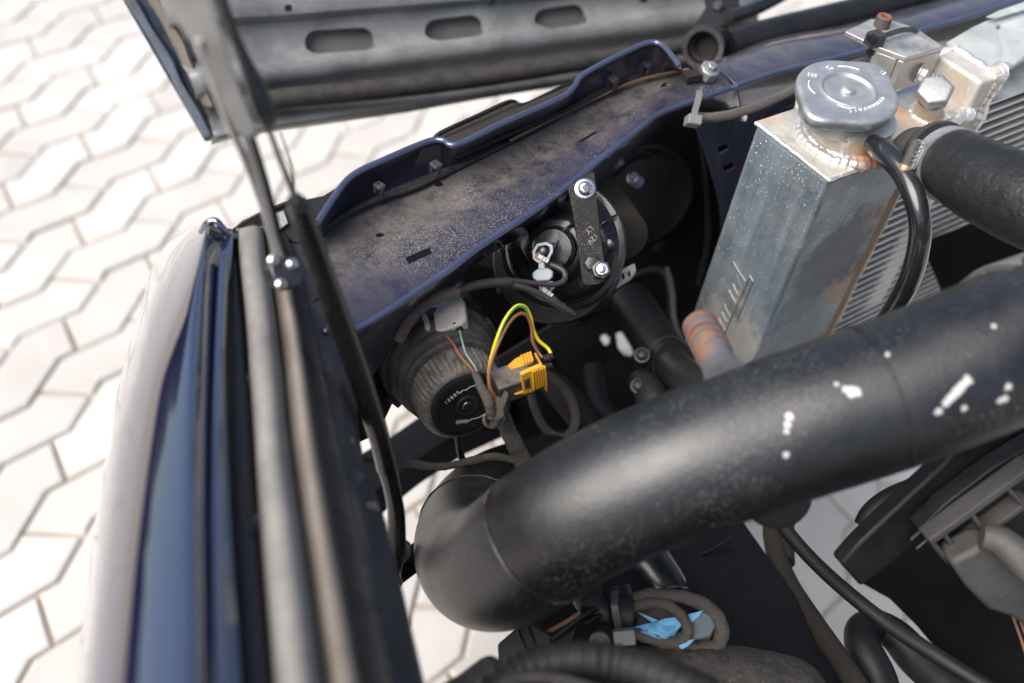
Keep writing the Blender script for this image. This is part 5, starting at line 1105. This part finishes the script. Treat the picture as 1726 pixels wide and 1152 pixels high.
plate('mounting_boss', mbp, [(1602, 950), (1650, 925), (1676, 922), (1726, 968), (1800, 1010), (1800, 1100), (1700, 1040), (1668, 1030), (1630, 992)], M['castalu'], al, th=.02, bevel=.003)
tubepx('casting_tube', [(1655, 905, .575, 22), (1690, 915, .572, 26), (1740, 960, .565, 28), (1800, 1010, .56, 28)], M['castalu'], al, seg=24)
for i in range(12):
    x = 1700+9*i; tubepx('winding', [(x, 1020-3*i, .635, 2.4), (x+22, 1080-3*i, .635, 2.4), (x+40, 1140-3*i, .635, 2.4)], M['rust'], al, seg=6, n=2)
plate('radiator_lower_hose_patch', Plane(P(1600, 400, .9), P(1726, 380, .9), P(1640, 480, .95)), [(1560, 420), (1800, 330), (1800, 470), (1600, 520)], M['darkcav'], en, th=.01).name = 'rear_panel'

# bottom foreground bundle
ly = thing('foil_wrapped_loom', P(1130, 1050, .66), 'loom coil in grey cloth tape looped round blue film, held by a black zip tie', 'wiring')
tubepx('coil', [(1062, 1012, .650, 10), (1090, 1004, .646, 11), (1130, 1004, .645, 11), (1170, 1012, .645, 12), (1200, 1030, .645, 12.5), (1216, 1058, .645, 13), (1212, 1084, .645, 13), (1190, 1094, .645, 12), (1160, 1092, .645, 11), (1128, 1084, .645, 11), (1090, 1074, .648, 11), (1062, 1064, .65, 10)], M['wrap'], ly, seg=18, n=10, wob=.18)
tubepx('inner_coil', [(1062, 1028, .645, 8), (1088, 1018, .641, 9), (1116, 1018, .64, 9), (1140, 1030, .638, 9), (1156, 1050, .636, 9), (1158, 1068, .636, 10), (1146, 1080, .638, 12), (1128, 1084, .64, 9)], M['wrap'], ly, seg=18, n=10, wob=.18)
FM = Plane(P(1070, 1060, .648), P(1150, 1040, .644), P(1120, 1080, .642))
loft('blue_film', [[FM(1066, 1058, 0), FM(1084, 1054, .001), FM(1102, 1048, -.001), FM(1124, 1043, .0015), FM(1150, 1040, 0)], [FM(1068, 1061, 0), FM(1086, 1060, -.002), FM(1104, 1057, .0025), FM(1126, 1054, -.0015), FM(1152, 1049, .001)], [FM(1070, 1064, 0), FM(1088, 1066, .0015), FM(1106, 1067, -.001), FM(1128, 1066, .003), FM(1146, 1060, -.001)], [FM(1072, 1066, -.001), FM(1092, 1071, 0), FM(1110, 1076, .001), FM(1124, 1080, -.002), FM(1136, 1072, 0)]], M['bluetape'], ly, n=3, nr=3, solid=.0004)
plate('blue_film', FM, [(1072, 1031), (1082, 1034), (1112, 1047), (1100, 1050)], M['bluetape'], ly, th=.0008, off=-.001)
plate('blue_film', FM, [(1160, 1036), (1186, 1029), (1178, 1040), (1163, 1052)], M['bluetape'], ly, th=.0008, off=.001)
plate('blue_film', FM, [(1144, 1090), (1158, 1080), (1172, 1078), (1160, 1090), (1150, 1095)], M['bluetape'], ly, th=.0008, off=.006)
plate('grey_foam', FM, [(1162, 1050), (1186, 1030), (1198, 1038), (1206, 1056), (1196, 1074), (1174, 1078), (1160, 1080)], M['foam'], ly, th=.004, off=-.001, bevel=.001)
plate('dark_inner', FM, [(1070, 1024), (1130, 1014), (1160, 1040), (1210, 1050), (1190, 1090), (1070, 1074)], M['wrap'], ly, th=.004, off=-.012)
plate('top_clip', FM, [(1122, 990), (1130, 986), (1160, 988), (1164, 994), (1154, 996), (1148, 992), (1130, 994), (1122, 996)], M['rubberdk'], ly, th=.008, off=.004)
tubepx('rubber_sleeve', [(1040, 990, .66, 22), (1046, 1020, .655, 24), (1050, 1040, .652, 26), (1056, 1052, .65, 24)], M['rubberdk'], ly, seg=24)
MB().lathe(P(1034, 1036, .645), (P(1064, 1038, .645)-P(1034, 1036, .645)), [(0, .0080), (.0005, .0128), (.0110, .0128), (.0115, .009)], 30).build('rubber_cuff', M['rubberdk'], ly)
bar('zip_strap', [(1037, 996, .632, 6), (1036, 1020, .626, 6.5), (1040, 1045, .625, 6.5), (1044, 1066, .628, 6)], M['tie'], ly, .0014)
MB().box(P(1052, 1074, .625), (_R+_D*-.1).normalized(), (_D+_R*.1).normalized(), _F, .0068, .0048, .004).build('zip_head', M['tiegrey'], ly, bevel=.001)
cb_ = thing('bullet_connectors', P(930, 1050, .67), 'black inline connector with several wires under the elbow of the intake pipe', 'connector')
tubepx('boot', [(985, 1000, .67, 26), (1000, 1015, .665, 30), (1018, 1032, .66, 28), (1034, 1040, .658, 24)], M['rubberdk'], cb_, seg=22)
tubepx('copper_wire', [(924, 1065, .655, 4), (945, 1054, .65, 4), (962, 1044, .645, 4), (978, 1032, .645, 4)], M['rust'], cb_, seg=10)
for k_, (x, y) in enumerate(((930, 1078), (936, 1090), (928, 1102))):
    tubepx('black_wire', [(x, y, .65, 5), (x+24, y-18, .645, 5), (x+50, y-38, .645, 5), (x+75, y-52, .65, 5)], M['rubberdk'], cb_, seg=12)
CBp = Plane(P(870, 1090, .65), P(940, 1050, .65), P(900, 1110, .645))
plate('connector_body', CBp, [(838, 1086), (866, 1062), (898, 1048), (912, 1060), (932, 1072), (926, 1094), (880, 1112), (840, 1118)], M['blackplast'], cb_, th=.014, bevel=.0015)
for x, y in ((868, 1064), (884, 1058)): plate('rib', CBp, [(x, y), (x+6, y-3), (x+24, y+40), (x+18, y+43)], M['rubber'], cb_, th=.002, off=.0025)
tubepx('round_plug', [(975, 1078, .65, 20), (1010, 1072, .65, 21), (1034, 1070, .652, 20)], M['rubberdk'], cb_, seg=22)
MB().lathe(P(1010, 1082, .628), -_F, [(0, .0070), (.003, .0068), (.0035, .0045), (.0015, .004)], 22).build('ring_terminal', M['castalu'], cb_)
fh = thing('foreground_harness', P(950, 1120, .50), 'thick corrugated black harness blurred along the bottom edge', 'wiring')
fc = [(820, 1180, .50, 34), (872, 1140, .50, 32), (920, 1120, .495, 30), (980, 1112, .49, 30), (1040, 1118, .49, 30), (1110, 1138, .485, 32), (1180, 1170, .48, 34), (1260, 1220, .48, 36)]
tubepx('conduit', fc, M['rubberdk'], fh, seg=24, n=12)
cfc = cr(fc, 9); mbr = MB()
for i in range(1, len(cfc)-1):
    if i % 3 == 0:
        a = P(*cfc[i][:3]); t = (P(*cfc[i+1][:3])-P(*cfc[i-1][:3])).normalized(); mbr.lathe(a, t, [(-.002, cfc[i][3]*cfc[i][2]/FPX*.99), (-.001, cfc[i][3]*cfc[i][2]/FPX*1.07), (.001, cfc[i][3]*cfc[i][2]/FPX*1.07), (.002, cfc[i][3]*cfc[i][2]/FPX*.99)], 24)
mbr.build('conduit_ribs', M['rubberdk'], fh)
FPl = Plane(P(760, 1140, .52), P(860, 1100, .52), P(800, 1180, .50))
plate('wrapped_cover', FPl, [(715, 1160), (770, 1130), (820, 1092), (838, 1100), (862, 1126), (868, 1160), (860, 1240), (720, 1240)], M['rubber'], fh, th=.03, bevel=.006)
tubepx('second_lead', [(850, 1150, .49, 12), (900, 1142, .485, 12), (960, 1150, .48, 12), (1030, 1175, .48, 12), (1080, 1200, .48, 12)], M['rubber'], fh, seg=16)
em = thing('engine_mount', P(1280, 1130, .62), 'rough grimy lump of the engine mount along the bottom edge', 'engine mount')
mb = MB()
emr = []
for j, (dy, dd_) in enumerate(((0, .012), (12, 0), (34, -.008), (70, -.012), (130, -.012))):
    emr.append([P(x, y+dy+2*math.sin(x*.13+j), .64+dd_+.0015*math.sin(x*.21+2*j)) for x, y in ((1060, 1098), (1110, 1096), (1160, 1092), (1210, 1094), (1260, 1099), (1310, 1108), (1350, 1122), (1378, 1146), (1392, 1180))])
loft('casting', emr, mat('rough_casting', (.012, .011, .011), .7, dust=.42, dustcol=(.10, .088, .078), up=False, bump=1, bscale=120, bdist=.004, dscale=60, spk=.5, spkcol=(.25, .22, .2), spkscale=300), em, n=5, nr=4, solid=.004)
MB().lathe(P(1220, 1112, .630), -_F, [(0, .003), (.0012, .0026), (.0016, .001)], 10).build('rivet', M['browngrime'], em)
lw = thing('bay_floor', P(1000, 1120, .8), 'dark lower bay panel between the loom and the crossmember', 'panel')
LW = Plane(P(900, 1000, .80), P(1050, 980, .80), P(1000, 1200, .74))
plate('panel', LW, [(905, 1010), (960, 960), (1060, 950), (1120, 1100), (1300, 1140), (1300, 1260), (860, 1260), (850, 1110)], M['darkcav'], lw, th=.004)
# the rest of the engine, unseen at lower right, added to shade the paving
eb = thing('engine_block', Vector((.55, -.05, .3)), 'unseen dark engine with a ribbed valve cover, added beside the belt guard for shade', 'engine')
ux = Vector((.94, -.34, 0)).normalized(); uy = Vector((.34, .94, 0)).normalized(); uz = Vector((0, 0, 1))
MB().box(Vector((.60, -.10, .45)), ux, uy, uz, .16, .30, .20).build('block', M['darkcav'], eb, bevel=.01)
MB().box(Vector((.60, -.10, .70)), ux, uy, uz, .10, .29, .045).build('valve_cover', M['castalu'], eb, bevel=.02, seg=4)
for i in range(8): MB().box(Vector((.60, -.10, .748))+uy*(-.24+.068*i), ux, uy, uz, .085, .006, .004).build('cover_rib', M['castalu'], eb, bevel=.002)

st_w = thing('bay_light_blocker', Vector((.1, -.3, .2)), 'unseen dark block and tower added behind the wiring harness to shade the paving', 'body panel')
MB().box(Vector((.42, -.14, .34)), Vector((1, 0, 0)), Vector((0, 1, 0)), uz, .50, .40, .20).build('bay_mass', M['darkcav'], st_w, bevel=.03)  # unseen mass added to keep light off the paving under the bay
MB().lathe(Vector((.05, -.25, .52)), uz, [(0, .12), (.10, .10), (.13, .085), (.135, .05)], 32).build('tower', M['darknavy'], st_w)
